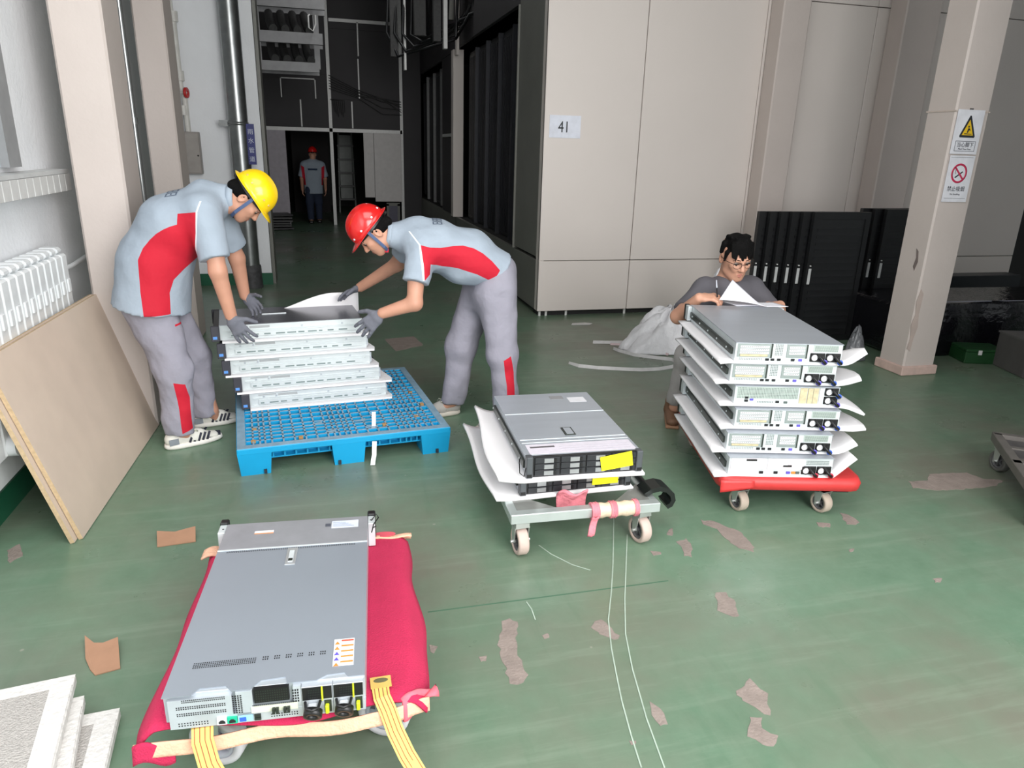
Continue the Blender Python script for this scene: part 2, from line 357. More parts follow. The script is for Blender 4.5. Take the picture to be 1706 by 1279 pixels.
MB().bx(-1.47, -0.66, 16.0, 16.08, 0, 1.875).build('side_panel', mat('grey_violet_panel', (186, 180, 188), 0.6), sc_)
MB().bx(1.72, 2.1, 16.0, 16.08, 0, 4.66).build('side_panel', dark_panel, sc_)
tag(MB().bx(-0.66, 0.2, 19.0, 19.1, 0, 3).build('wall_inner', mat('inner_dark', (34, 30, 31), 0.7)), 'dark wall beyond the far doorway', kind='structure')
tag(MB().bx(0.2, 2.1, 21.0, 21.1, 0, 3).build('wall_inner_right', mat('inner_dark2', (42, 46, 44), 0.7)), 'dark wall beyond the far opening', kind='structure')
for i, (x0, x1, z0, lab) in enumerate(((0.89, 1.095, 0.58, 'narrow pale grey board hung beside the far pole'), (1.10, 1.655, 0.5, 'wide pale grey board hung at the far opening'))):
    b_ = MB().bx(x0, x1, 15.93 - .03 * i, 15.96 - .03 * i, z0, 1.875, b=0.004)
    o = b_.build('grey_board', mat('pale_grey_board', (224, 220, 218), 0.55, var=0.04)); tag(o, lab, 'board')
e = empty('small_frame', (1.46, 15.8, 0), 0, 'small grey metal frame standing below the hung boards', 'frame')
MB().bx(-.14, -.09, 0, .04, 0, .46).build('post', grey_panel, e); MB().bx(.09, .14, 0, .04, 0, .46).build('post', grey_panel, e)
MB().bx(-.14, .14, 0, .04, .42, .48).build('top_rail', grey_panel, e); MB().bx(-.09, .09, .01, .02, 0.02, .42).build('sheet', mat('violet_sheet', (92, 90, 108), .5), e)
e = empty('step_ladder', (0.62, 19.0, 0), 0, 'pale step ladder with dark treads far beyond the doorway', 'ladder')
for s_ in (-1, 1):
    MB().tube([(s_ * .2, 0, 0), (s_ * .16, .25, 1.9)], .022).build('stile', mat('pale_stile', (150, 156, 152), .5), e)
for k in range(5): MB().bx(-.2, .2, .04 * k, .04 * k + .1, .3 + .32 * k, .34 + .32 * k).build('tread', black_rack, e)
MB().bx(-.15, .15, .26, .28, .3, 1.85).build('back_sheet', mat('pale_sheet', (160, 165, 162), .5), e)
# pile of dark flat strips on the floor left of the far doorway
e = empty('dark_sheet_pile', (-0.95, 15.2, 0), 0.15, 'low pile of dark sheets by the far grey panel', 'sheets')
for k in range(6): MB().box((random.uniform(-.05, .05), random.uniform(-.05, .05), .03 + .05 * k), (.7, .5, .03), rz=random.uniform(-.1, .1)).build('sheet', black_rack, e)

# ---- overhead cable trays
e = empty('cable_tray', (-0.34, 12.0, 0), 0, 'grey three-tier overhead tray holding dark hoses', 'cable tray')
tgrey = mat('tray_grey', (158, 158, 160), .5)
for (z0, z1, x0, x1) in ((3.50, 3.78, -.52, .52), (3.03, 3.18, -.52, .47), (2.65, 2.78, -.52, .40)):
    MB().bx(x0, x1, -.04, .04, z0, z1).build('tier_bar', tgrey, e); MB().bx(x0, x1, .5, .56, z0, z1).build('tier_bar', tgrey, e)
for x in (-.45, .38): MB().bx(x - .04, x + .04, .04, .1, 2.7, 4.7).build('hanger', tgrey, e)
hose = mat('dark_grey_hose', (54, 54, 54), .55, var=.25, scale=30)
for z0 in (3.19, 2.79):
    for k in range(4):
        x = -.28 + .17 * k
        MB().tube([(x - .02, .5, z0 + .30), (x, .3, z0 + .16), (x + .03, .1, z0 + .06), (x + .06, -.02, z0 + .02)], .06, 10).build('hose', hose, e)
MB().tube([(.30, -.06, 3.42), (.28, -.1, 3.40), (.28, -.1, 3.24), (.34, -.1, 3.2), (.38, -.08, 3.3), (.38, -.06, 3.42)], .012).build('cable_loop', alu, e)

def hang(name, lab, cat, loc): return empty(name, loc, 0, lab, cat)
e = hang('hanging_duct', 'dark hanging ducts and pale bars above the corridor racks', 'ducts', (1.7, 11.0, 0))
for (x, y, z0, wd, m) in ((-.22, .3, 3.15, .16, hose), (-.02, 0, 3.05, .1, hose), (.08, -.1, 2.95, .05, alu), (.16, .1, 3.35, .14, grey_panel), (-.5, 1.2, 2.95, .12, hose), (-.36, 1.0, 2.75, .03, alu), (.3, -.4, 3.55, .06, alu), (.36, .5, 2.95, .04, cream_panel), (.42, -.8, 3.25, .03, alu), (.47, -.9, 3.3, .02, alu)):
    MB().bx(x - wd / 2, x + wd / 2, y - .06, y + .06, z0, 4.69).build('duct', m, e)
for k in range(9):
    x0 = -.55 + .1 * k; 
    MB().tube([(x0, 1.4 - .2 * k, 3.9), (x0 - .05, 1.3 - .2 * k, 3.3 - .03 * k), (x0 + .1, 1.1 - .2 * k, 2.95 + .05 * k), (x0 + .28, .9 - .2 * k, 3.0 + .05 * k), (.38, .8 - .2 * k, 3.2 + .05 * k)], .022, 8).build('cable', black_rack, e)
e = hang('hanging_cable', 'loose cable with frayed ends sagging across the dark screen', 'cable', (0, 0, 0))
for k in range(6): MB().tube([(0.25, 15.995, 2.95 - .05 * k), (.8, 15.95, 2.70 - .03 * k), (1.3, 15.95, 2.55 - .06 * k * (k % 2)), (1.69, 15.995, 2.5 - .05 * k)], .008, 5).build('strand', hose, e)
for k in range(7): MB().tube([(0.26, 15.995, 2.5), (.3 + .04 * k, 15.95, 2.48), (.36 + .03 * k, 15.94, 2.25 - .04 * (k % 3))], .006, 5).build('frayed_end', hose, e)

# out-of-view strip lamp, added to lift the dark far corridor
e = empty('added_ceiling_lamp', (0.6, 11.5, 4.69), 0, 'slim unseen strip lamp added to brighten the corridor', 'lamp')
MB().bx(-.07, .07, -.7, .7, -.05, 0, b=.004).build('housing', white_wall, e); MB().bx(-.05, .05, -.66, .66, -.058, -.05).build('diffuser', mat('lamp_diffuser', (240, 240, 236), .4, emit=2.0), e)
ll = bpy.data.lights.new('corridor_fill_light', 'AREA'); ll.shape = 'RECTANGLE'; ll.size = .1; ll.size_y = 1.3; ll.energy = 8
lo_ = bpy.data.objects.new('corridor_fill_light', ll); COL.objects.link(lo_); lo_.location = (0.6, 11.5, 4.62)
# ---- pillars
def pillar(loc, sx, sy, lab, base=None, chip=None):
    e = empty('pillar', (loc[0], loc[1], 0), 0); tag(e, lab, 'pillar')
    MB().bx(-sx / 2, sx / 2, -sy / 2, sy / 2, 0, 4.69, b=0.012).build('shaft', pink_paint, e)
    if base:
        bm_ = MB(); bm_.bx(-sx / 2 - .02, sx / 2 + .02, -sy / 2 - .02, sy / 2 + .02, 0, base, b=0.006)
        bm_.build('base_collar', mat('scuffed_pink', (205, 178, 168), .6, var=.12, scale=14), e)
    return e
pillar((-1.155, 4.59), .25, .36, 'pale pink square pillar behind the man in the yellow helmet', .0)
pillar((-1.19, 6.6), .22, .36, 'pale square pillar between the conduit and the red valve', .0)
pillar((4.51, 6.83), .30, .22, 'cream square pillar rising behind the tall stack of black doors')
pillar((5.94, 6.82), .42, .24, 'cream square pillar behind the signed pillar, with taped marks')
pr = pillar((4.595, 4.665), .30, .27, 'pale pillar carrying the warning signs, with a chipped base', .075)
MB().bx(-.156, .152, -.139, .137, 1.99, 2.0).build('tape_band', mat('tape_band', (196, 182, 172), .5), pr)
# chipped corner on the signed pillar
MB().prism([(0, .22), (.012, .30), (-.004, .42), (.014, .50), (.0, .60), (.02, .70), (.05, .66), (.045, .5), (.06, .4), (.04, .3), (.035, .2)], -.002, .002, fn=lambda x, y, z: (-.152 + x, -.137 + z, y)).build('peeled_corner', mat('peeled_plaster', (184, 168, 160), .8), pr)
MB().prism([(.06, .86), (.075, .93), (.06, 1.0), (.085, .98), (.10, .90), (.08, .83)], -.001, .0015, fn=lambda x, y, z: (-.151 - z, .03 - x, y)).build('scuff', mat('dark_scuff', (120, 108, 104), .8), pr)
for o_, (x, z) in ((pr, (-.02, 2.01)),):
    MB().box((x, -.14, z), (.03, .004, .012)).build('tape_mark', mat('dark_tape', (96, 92, 90), .6), o_)

# number sheet 41
sg = tag(MB().bx(2.14, 2.455, 6.943, 6.949, 1.76, 1.965).build('number_sheet', mat('laminated_white', (226, 229, 240), .3)), 'white sheet printed 41 on the cream enclosure corner', 'sign')
blackp = mat('printed_black', (36, 40, 46), .6)
t = text_mesh('41', .145, blackp, 'number_print', sg); t.location = (2.285, 6.942, 1.855); t.rotation_euler = FACE_CAM; t.scale = (.82, 1, 1)

# warning signs on pillar
e = empty('safety_sign', (4.575, 4.522, 0), 0, 'white safety sign with yellow triangle and no-smoking circle on the pillar', 'sign')
sw = mat('sign_white', (226, 226, 232), .35)
MB().bx(-.118, .117, -.004, 0.002, 1.70, 2.005).build('sign_sheet', sw, e)
MB().bx(-.105, .117, -.004, 0.002, 1.36, 1.69).build('sign_sheet', sw, e)
def flat(poly, m, name, off):
    return MB().prism(poly, -.0042 - off, -.0032 - off, fn=lambda x, y, z: (x, z, y)).build(name, m, e)
def rpoly(cx, cy, r, n, a0=0): return [(cx + r * math.cos(a0 + 2 * math.pi * i / n), cy + r * math.sin(a0 + 2 * math.pi * i / n)) for i in range(n)]
yel = mat('sign_yellow', (232, 190, 28), .4); redp = mat('sign_red', (196, 46, 84), .4); bluep = mat('sign_blue_black', (44, 50, 62), .5)
flat([(-.07, 1.825), (-.065, 1.815), (.065, 1.815), (.07, 1.825), (.006, 1.965), (-.006, 1.965)], blackp, 'triangle', 0)
flat([(-.05, 1.831), (.05, 1.831), (0, 1.938)], yel, 'triangle_fill', .001)
for k, pl in enumerate(([(-.03, 1.838), (.035, 1.838), (.035, 1.842), (-.03, 1.844)], [(-.01, 1.848), (.0, 1.848), (.008, 1.87), (.0, 1.882), (-.006, 1.87)], [(.0, 1.872), (.018, 1.862), (.02, 1.866), (.004, 1.882)], rpoly(.0, 1.89, .007, 8))):
    flat(pl, blackp, 'falling_figure', .002)
for (x0, x1, z0, z1) in ((-.09, .09, 1.788, 1.791), (-.09, .09, 1.720, 1.723), (-.09, -.087, 1.72, 1.79), (.087, .09, 1.72, 1.79), (-.1, .1, 1.676, 1.678), (-.09, .1, 1.385, 1.387)):
    flat([(x0, z0), (x1, z0), (x1, z1), (x0, z1)], bluep, 'rule', .001)
def sign_text(s_, size, z, x=0, m=bluep):
    t = text_mesh(s_, size, m, 'lettering', e, .0003); t.location = (x, -.0052, z); t.rotation_euler = FACE_CAM
sign_text('当心脚下', .038, 1.763); sign_text('Mind Your Feet', .018, 1.735)
MB().ring((0, -.0048, 1.565), (0, 1, 0), .056, .07, .002, 40).build('ban_ring', redp, e)
a = math.radians(-45); MB().box((0, -.0048, 1.565), (.118, .002, .013), rot=Matrix.Rotation(math.radians(45), 3, 'Y')).build('ban_bar', redp, e)
MB().box((.0, -.0046, 1.555), (.075, .001, .010), rot=Matrix.Rotation(math.radians(-35), 3, 'Y')).build('cigarette', blackp, e)
MB().tube([(-.03, -.005, 1.56), (-.036, -.005, 1.585), (-.03, -.005, 1.60)], .0015, 5).build('smoke', blackp, e)
sign_text('禁止吸烟', .040, 1.452); sign_text('No Smoking', .018, 1.415)

# ---- left side fittings
e = empty('conduit_pipe', (-1.118, 5.2, 0), 0, 'thin galvanised conduit between the two pale pillars', 'pipe')
MB().cyl((0, 0, .1), (0, 0, 4.69), .019, n=14).build('tube', galv, e)
for z in (1.75, 3.2):
    MB().bx(-.345, .0, .0, .02, z - .012, z + .012).build('bracket', galv, e); MB().cyl((0, 0, z - .02), (0, 0, z + .02), .024, n=12).build('clamp', galv, e)
e = empty('metal_door_leaf', (-1.41, 6.15, 0), 0, 'pale blue-grey sheet metal leaf beside the conduit', 'metal sheet')
MB().bx(-.03, .01, -.42, .36, 0.02, 2.35, b=.004).build('sheet', mat('blue_grey_sheet', (224, 230, 236), .4, .1), e)
for z in (.5, 1.1, 1.9, 2.2): MB().cyl((.01, -.1, z), (.02, -.1, z), .012, n=10).build('rivet', mat('rust_rivet', (120, 110, 104), .6), e)
e = empty('wall_niche_box', (-1.44, 5.9, 2.42), 0, 'dark recessed box high between the pale pillars', 'box')
MB().bx(-.02, .08, -.25, .5, 0, .7).build('body', mat('dark_box', (74, 76, 76), .6), e); MB().bx(.08, .09, -.2, .45, .05, .65).build('cover', mat('dark_cover', (92, 94, 94), .6), e)
tag(MB().tube([(-1.36, 5.9, 4.6), (-1.355, 5.9, 3.0), (-1.36, 5.88, 2.4), (-1.355, 5.9, 2.15)], .008, 6).build('black_cable', black_rack), 'black cable hanging straight down beside the conduit', 'cable')

e = empty('sprinkler_pipe', (-1.40, 9.03, 0), 0, 'white painted pipe with a red valve above the grey box', 'pipe')
wp = mat('white_pipe_paint', (214, 212, 206), .4)
MB().tube([(-.05, 0, 4.6), (-.05, 0, 2.95), (-.03, 0, 2.86), (-.03, 0, 2.2), (0, 0, 2.1), (0.0, 0, 1.72)], .03, 10).build('tube', wp, e)
for z in (2.88, 2.3, 1.95): MB().cyl((-.025, 0, z - .05), (-.025, 0, z + .05), .045, n=12).build('coupling', wp, e)
MB().ring((.03, -.05, 2.13), (1, -.3, 0), .02, .055, .02, 16).build('valve_wheel', mat('valve_red', (190, 30, 30), .4), e); MB().cyl((-.03, -.02, 2.13), (.03, -.05, 2.13), .014, n=8).build('valve_stem', wp, e)
e = empty('junction_box', (-1.375, 9.0, 1.28), 0, 'grey wall box below the red valve', 'box')
MB().bx(-.085, .085, -.02, .09, 0, .45, b=.006).build('body', mat('warm_grey_box', (150, 144, 140), .5), e); MB().bx(-.075, .075, -.028, -.02, .02, .43).build('lid', mat('warm_grey_lid', (158, 152, 147), .5), e); MB().cyl((.06, -.035, .2), (.06, -.028, .2), .01, n=8).build('lock', black_rack, e)

e = empty('steel_pipe', (-.86, 8.93, 0), 0, 'thick vertical steel pipe in front of the white cross wall', 'pipe')
MB().cyl((0, 0, .24), (0, 0, 4.69), .105, n=28).build('tube', galv, e)
MB().tube([(0, 0, 0), (0, 0, .12), (0, 0, .25), (0, 0, .27)], [.125, .12, .118, .108], 24).build('boot', mat('pipe_wrap', (70, 70, 72), .6, var=.3, scale=20, bump=.4, bscale=20), e)
MB().ring((0, 0, 1.83), (0, 0, 1), .104, .112, .035, 24).build('clamp', galv, e); MB().bx(-.2, -.1, -.01, .01, 1.80, 1.86).build('bracket', galv, e)
e = empty('pipe_tag', (-.735, 8.86, 0), 0, 'narrow blue vertical tag with white lettering on the steel pipe', 'sign')
MB().bx(-.042, .042, .0, .012, 1.40, 1.83).build('plate', mat('tag_blue', (24, 34, 112), .35), e)
for ch, z in zip('雨水管道', (1.745, 1.65, 1.55, 1.455)):
    t = text_mesh(ch, .062, mat('tag_white', (205, 210, 226), .5), 'lettering', e, .0004); t.location = (0, -.001, z); t.rotation_euler = FACE_CAM

# window sill, window frame, radiator on the left wall
e = empty('window_1', (-1.47, 3.2, 0)); tag(e, 'grey window frame above the tiled sill', kind='structure')
MB().bx(0, .05, .80, .95, 1.50, 3.4).build('window_frame', mat('grey_frame', (140, 142, 144), .5), e)
MB().bx(.0, .012, -.9, .80, 1.50, 3.4).build('pane', mat('frosted_pane', (214, 224, 232), .15, trans=.3), e)
si = MB().bx(0.0, .11, -1.0, 1.43, 1.455, 1.475).build('window_sill', mat('sill_stone', (196, 198, 198), .5), e)
tile = mat('sill_tile', (206, 207, 206), .35)
tm = MB().bx(0, .012, -.044, .044, 0, .09, b=.002).mesh('sill_tile', tile)
for k in range(20):
    o = link('tile', tm, si); o.location = (.1, 1.39 - .094 * k, 1.362)
MB().bx(.0, .1, -1, 1.43, 1.362, 1.455).build('sill_core', mat('grout', (236, 238, 238), .6), si)

e = empty('radiator', (-1.40, 3.1, 0), 0, 'white sectional radiator below the window sill', 'radiator')
rw = mat('radiator_white', (226, 230, 232), .35)
sec = MB()
sec.bx(-.045, .068, -.0415, .0415, .36, 1.06, b=.010); sec.bx(-.045, .05, -.038, .038, 1.06, 1.095, b=.012); sec.bx(.066, .076, -.018, .018, .86, .93, b=.003)
sme = sec.mesh('radiator_section', rw)
for k in range(17):
    o = link('radiator_section', sme, e); o.location = (0, 1.14 - .086 * k, 0)
for z in (.42, 1.0):
    MB().cyl((0, -.2, z), (0, 1.16, z), .03, n=12).build('manifold', rw, e)
MB().cyl((.02, .12, .40), (.10, .12, .40), .045, n=18).build('end_plug', rw, e)
MB().tube([(0, 1.2, .95), (0.0, 1.5, .95), (-.03, 1.9, .95)], .014, 8).build('feed_pipe', rw, e)
MB().bx(-.06, .0, -.2, 1.1, .2, .36).build('wall_bracket', rw, e)

# ================================================================== SERVERS
steel = mat('server_steel', (186, 193, 200), 0.38, 0.4, var=0.03, scale=3)
lid_steel = mat('server_lid_steel', (172, 178, 186), 0.40, 0.35, var=0.04, scale=2, stretch=(1, 8, 1))
lid_dark = mat('server_lid_mirror', (126, 126, 134), 0.25, 0.8, var=0.05, scale=2)
bright = mat('bright_zinc', (212, 219, 221), 0.4, 0.25, var=0.04, scale=20)
blackpl = mat('black_plastic', (20, 20, 22), 0.4, var=0.1)
hole = mat('vent_hole', (26, 28, 30), 0.8)
vent_g = mat('vent_hole_green_grey', (84, 96, 92), 0.7)
rail_m = mat('rail_dark_steel', (70, 76, 72), 0.35, 0.7)
lab_w = mat('label_white', (222, 222, 226), 0.5)
lab_o = mat('label_orange', (226, 138, 62), 0.5)
yellow_tag_m = mat('yellow_paper_tag', (240, 232, 28), 0.5)
blue_m = mat('port_blue', (54, 96, 196), .4); green_m = mat('port_green', (30, 176, 140), .4); lime_m = mat('lime_clip', (198, 214, 40), .4); purple_m = mat('port_purple', (96, 84, 190), .4)
card_y = mat('riser_card_cream', (196, 184, 150), .5, var=.15, scale=60)
drive_sil = mat('drive_tray_silver', (168, 170, 172), .35, .6)
drive_blk = mat('drive_tray_black', (40, 42, 46), .4)
bezel_m = mat('bezel_slate', (58, 58, 66), .45)
badge_m = mat('badge_blue', (96, 150, 222), .3)

def grid_holes(mb, x0, x1, z0, z1, nx, nz, y, dx=.55, mi=0, plane='xz'):
    px = (x1 - x0) / nx; pz = (z1 - z0) / nz
    for i in range(nx):
        for j in range(nz):
            cx, cz = x0 + (i + .5) * px, z0 + (j + .5) * pz
            if plane == 'xz': mb.add([(cx - px * dx / 2, y, cz - pz * dx / 2), (cx + px * dx / 2, y, cz - pz * dx / 2), (cx + px * dx / 2, y, cz + pz * dx / 2), (cx - px * dx / 2, y, cz + pz * dx / 2)], [(0, 1, 2, 3)], mi)
            else: mb.add([(cx - px * dx / 2, cz - pz * dx / 2, y), (cx + px * dx / 2, cz - pz * dx / 2, y), (cx + px * dx / 2, cz + pz * dx / 2, y), (cx - px * dx / 2, cz + pz * dx / 2, y)], [(0, 1, 2, 3)], mi)
    return mb

def psu(e, x, z, yr, w_=.075, h_=.042, strap=purple_m):
    """power supply: body, white fan, black handle with strap"""
    p = MB().bx(x, x + w_, yr - .004, yr + .02, z, z + h_, b=.002).build('power_supply', blackpl, e)
    c = (x + w_ * .27, yr - .005, z + h_ * .52)
    MB().cyl((c[0], yr - .004, c[2]), (c[0], yr - .009, c[2]), .0145, n=16).build('fan_cover', lab_w, p)
    MB().ring((c[0], yr - .008, c[2]), (0, 1, 0), .0155, .0195, .006, 16).build('fan_guard', blackpl, p)
    hx = x + w_ * .72
    MB().tube([(hx - .016, yr - .004, z + h_ * .85), (hx - .014, yr - .028, z + h_ * .7), (hx, yr - .034, z + h_ * .3), (hx + .014, yr - .028, z + .0), (hx + .018, yr - .004, z + .004)], .0065, 8).build('handle', blackpl, p)
    MB().ring((hx + .012, yr - .022, z + .004), (.3, 1, .2), .007, .013, .006, 12).build('cable_strap', strap, p)
    MB().bx(hx - .008, hx + .012, yr - .012, yr - .004, z + h_ * .3, z + h_ * .75).build('socket', blackpl, p)
    return p

def chassis(e, w_, d, h, lidm, body=steel):
    MB().bx(-w_ / 2, w_ / 2, -d / 2, d / 2, 0, h - .003, b=.0015).build('chassis', body, e)
    MB().bx(-w_ / 2 - .0015, w_ / 2 + .0015, -d / 2 - .004, d / 2 - .01, h - .003, h).build('lid', lidm, e)

def rails(e, w_, d, h):
    for s_ in (-1, 1):
        r = MB().bx(s_ * (w_ / 2 + .001), s_ * (w_ / 2 + .011), -d / 2 + .03, d / 2 - .05, h * .28, h * .62).build('slide_rail', rail_m, e)
        mb = MB()
        for k in range(5): mb.cyl((s_ * (w_ / 2 + .010), -d / 2 + .1 + k * .16, h * .45), (s_ * (w_ / 2 + .014), -d / 2 + .1 + k * .16, h * .45), .005, n=8)
        mb.build('rail_stud', bright, r)

def ears(e, w_, d, h, cap=.022):
    for s_ in (-1, 1):
        q = MB().bx(s_ * (w_ / 2 + .001), s_ * (w_ / 2 + .024), d / 2 - .045, d / 2 + .012, .004, h - .004, b=.002).build('mounting_ear', bright, e)
        MB().bx(s_ * (w_ / 2 + .000), s_ * (w_ / 2 + .026), d / 2 + .004, d / 2 + .012 + cap, .002, h - .002, b=.003).build('ear_cap', blackpl, q)

def rear_server(label, group, kind):
    """two-unit server seen from its rear connectors"""
    w_, d, h = .50, .84, .090
    e = empty('rack_server', (0, 0, 0), 0, label, 'server', group); yr = -d / 2
    chassis(e, w_, d, h, lid_steel, bright if kind != 'three' else bright); rails(e, w_, d, h); ears(e, w_, d, h)
    L = -w_ / 2
    if kind == 'two':        # riser bays left, vents over two supplies right
        fr = MB(); fr.bx(L + .01, L + .165, yr - .004, yr, .022, h - .006); fr.bx(L + .24, L + .33, yr - .004, yr, .022, h - .006)
        build_each(fr, 'riser_bay', mat('riser_bay_grey', (150, 160, 158), .4, .3), e)
        sl = MB()
        for z in (.066, .052, .038): sl.bx(L + .02, L + .155, yr - .0065, yr - .004, z, z + .010); sl.bx(L + .25, L + .322, yr - .0065, yr - .004, z, z + .010)
        build_each(sl, 'slot_cover', lab_w, e)
        hb = MB()
        for z in (.069, .055, .041): grid_holes(hb, L + .025, L + .15, z, z + .006, 14, 1, yr - .0068, .5); grid_holes(hb, L + .255, L + .318, z, z + .006, 8, 1, yr - .0068, .5)
        grid_holes(hb, L + .185, L + .222, .03, .085, 5, 7, yr - .0006, .6); grid_holes(hb, L + .02, L + .13, .006, .018, 14, 2, yr - .0006, .5)
        hb.build('vent_hole', vent_g, e)
        MB().bx(L + .022, L + .15, yr - .0075, yr - .0062, .026, .036).build('riser_card', card_y, e)
        MB().bx(L + .165, L + .172, yr - .006, yr, .02, h - .004).build('bay_divider', rail_m, e); MB().bx(L + .33, L + .336, yr - .006, yr, .02, h - .004).build('bay_divider', rail_m, e)
        vg = MB().bx(L + .365, w_ / 2 - .02, yr - .003, yr, .052, h - .006); vp = vg.build('vent_panel', mat('vent_panel_green', (196, 208, 202), .4, .3), e)
        grid_holes(MB(), L + .368, w_ / 2 - .022, .054, h - .008, 26, 6, yr - .0036, .62).build('vent_hole', vent_g, vp)
        psu(e, L + .352, .004, yr, .07); psu(e, L + .425, .004, yr, .07, strap=blue_m)
        for k, (x, m) in enumerate(((.145, hole), (.17, hole), (.20, hole), (.265, hole), (.30, purple_m))):
            MB().bx(L + x, L + x + .016, yr - .004, yr, .005, .016).build('port', m, e)
    elif kind == 'three':    # wide mesh left, supplies stacked right
        vp = MB().bx(L + .01, L + .305, yr - .003, yr, .028, h - .004).build('vent_panel', mat('vent_panel_green', (196, 208, 202), .4, .3), e)
        grid_holes(MB(), L + .012, L + .302, .03, h - .006, 40, 8, yr - .0036, .6).build('vent_hole', vent_g, vp)
        cs = MB(); cs.bx(L + .312, L + .345, yr - .004, yr, .008, h - .006); cs.bx(L + .35, L + .372, yr - .006, yr, .008, h - .006); cs.bx(L + .376, L + .40, yr - .004, yr, .008, h - .006); build_each(cs, 'slot_cover', card_y, e)
        MB().bx(L + .405, L + .425, yr - .005, yr, .006, h - .004).build('label', lab_w, e)
        psu(e, L + .43, .048, yr, .066, .038, blue_m); psu(e, L + .43, .005, yr, .066, .038)
        for x, z, m in ((.05, .027, hole), (.05, .012, hole), (.075, .018, purple_m), (.20, .008, hole), (.24, .006, vent_g)):
            MB().bx(L + x, L + x + .016, yr - .005, yr, z, z + .010).build('port', m, e)
        grid_holes(MB(), L + .11, L + .19, .006, .016, 10, 2, yr - .0006, .6).build('vent_hole', vent_g, e)
    else:                    # 'one': open slots, mesh top right, round fans
        fr = MB(); fr.bx(L + .008, L + .175, yr - .003, yr, .03, h - .004); fr.bx(L + .185, L + .36, yr - .003, yr, .03, h - .004); build_each(fr, 'riser_bay', mat('pale_mauve_bay', (224, 216, 222), .45), e)
        sl = MB()
        for z in (.07, .052, .036): sl.bx(L + .02, L + .168, yr - .006, yr - .003, z, z + .012)
        sl.bx(L + .2, L + .28, yr - .006, yr - .003, .05, .058); build_each(sl, 'slot_cover', lab_w, e)
        MB().bx(L + .08, L + .13, yr - .008, yr - .003, .074, .082).build('card_connector', blackpl, e); MB().bx(L + .26, L + .30, yr - .008, yr - .003, .046, .054).build('card_connector', blackpl, e)
        grid_holes(MB(), L + .37, w_ / 2 - .02, .054, .078, 22, 3, yr - .0006, .6).build('vent_hole', vent_g, e)
        psu(e, L + .352, .006, yr, .07, .042, mat('strap_red', (190, 50, 70), .5)); psu(e, L + .425, .006, yr, .07, .042, mat('strap_red', (190, 50, 70), .5))
        for x, m in ((.15, hole), (.22, hole), (.28, purple_m), (.305, lab_o), (.325, vent_g)): MB().bx(L + x, L + x + .018, yr - .005, yr, .008, .02).build('port', m, e)
    return e
S3 = [(1.800, 2.736, .205), (1.803, 2.782, .312), (1.848, 2.808, .419), (1.845, 2.833, .526), (1.819, 2.851, .633), (1.816, 2.829, .740)]
S3L = ['rear of the lowest silver server, resting on the red trolley', 'second silver server from the bottom on the red trolley, two riser bays',
       'third silver server from the bottom on the red trolley, stepped to the right', 'silver server with a wide mesh rear, third from the top on the red trolley',
       'silver server just below the topmost one on the red trolley', 'topmost silver server on the red trolley, paper lying on it']
base2 = None
YAW3 = -.237
def place_corner(e, nl, w_, d, yaw):
    c, s_ = math.cos(yaw), math.sin(yaw)
    e.location = (nl[0] + w_ / 2 * c - d / 2 * s_, nl[1] + w_ / 2 * s_ + d / 2 * c, nl[2]); e.rotation_euler = (0, 0, yaw)
kinds = ['one', 'two', 'two', 'three', 'two', 'two']
for i in range(6):
    if kinds[i] == 'two' and base2 is not None:
        e = copy_tree(base2); tag(e, S3L[i])
    else:
        e = rear_server(S3L[i], 'servers stacked on the red trolley', kinds[i])
        if kinds[i] == 'two': base2 = e
    place_corner(e, S3[i], .50, .84, YAW3 + (.012, -.01, .0, .008, -.006, .0)[i])

# foam sheets between the stacked servers of the red trolley
foam = mat('white_packing_foam', (240, 238, 240), .75, var=.015, scale=6)
def foam_sheet(loc, yaw, x0, x1, y0, y1, fz, label, group, thick=.011, nu=26, nv=14):
    o = MB().sheet(lambda u, v: (x0 + (x1 - x0) * u, y0 + (y1 - y0) * v, fz(x0 + (x1 - x0) * u, y0 + (y1 - y0) * v)), nu, nv, thick).build('foam_sheet', foam)
    o.location = loc; o.rotation_euler = (0, 0, yaw); return tag(o, label, 'foam sheet', group)
def sm(a, b, x):
    t_ = max(0.0, min(1.0, (x - a) / (b - a))); return t_ * t_ * (3 - 2 * t_)
flaps = [(.355, .085, .06, 'white foam sheet bent up beside the lowest server of the red trolley'), (.385, .045, .10, 'white foam sheet with a wide drooping flap under the second server of the red trolley'),
         (.40, .01, .02, 'white foam sheet under the third server from the bottom of the red trolley'), (.40, -.03, .03, 'white foam sheet with a broad right flap under the wide-mesh server'),
         (.39, .025, .03, 'white foam sheet with a pointed right flap just below the upper two servers'), (.375, .052, .02, 'white foam sheet curling up at its right end below the topmost server')]
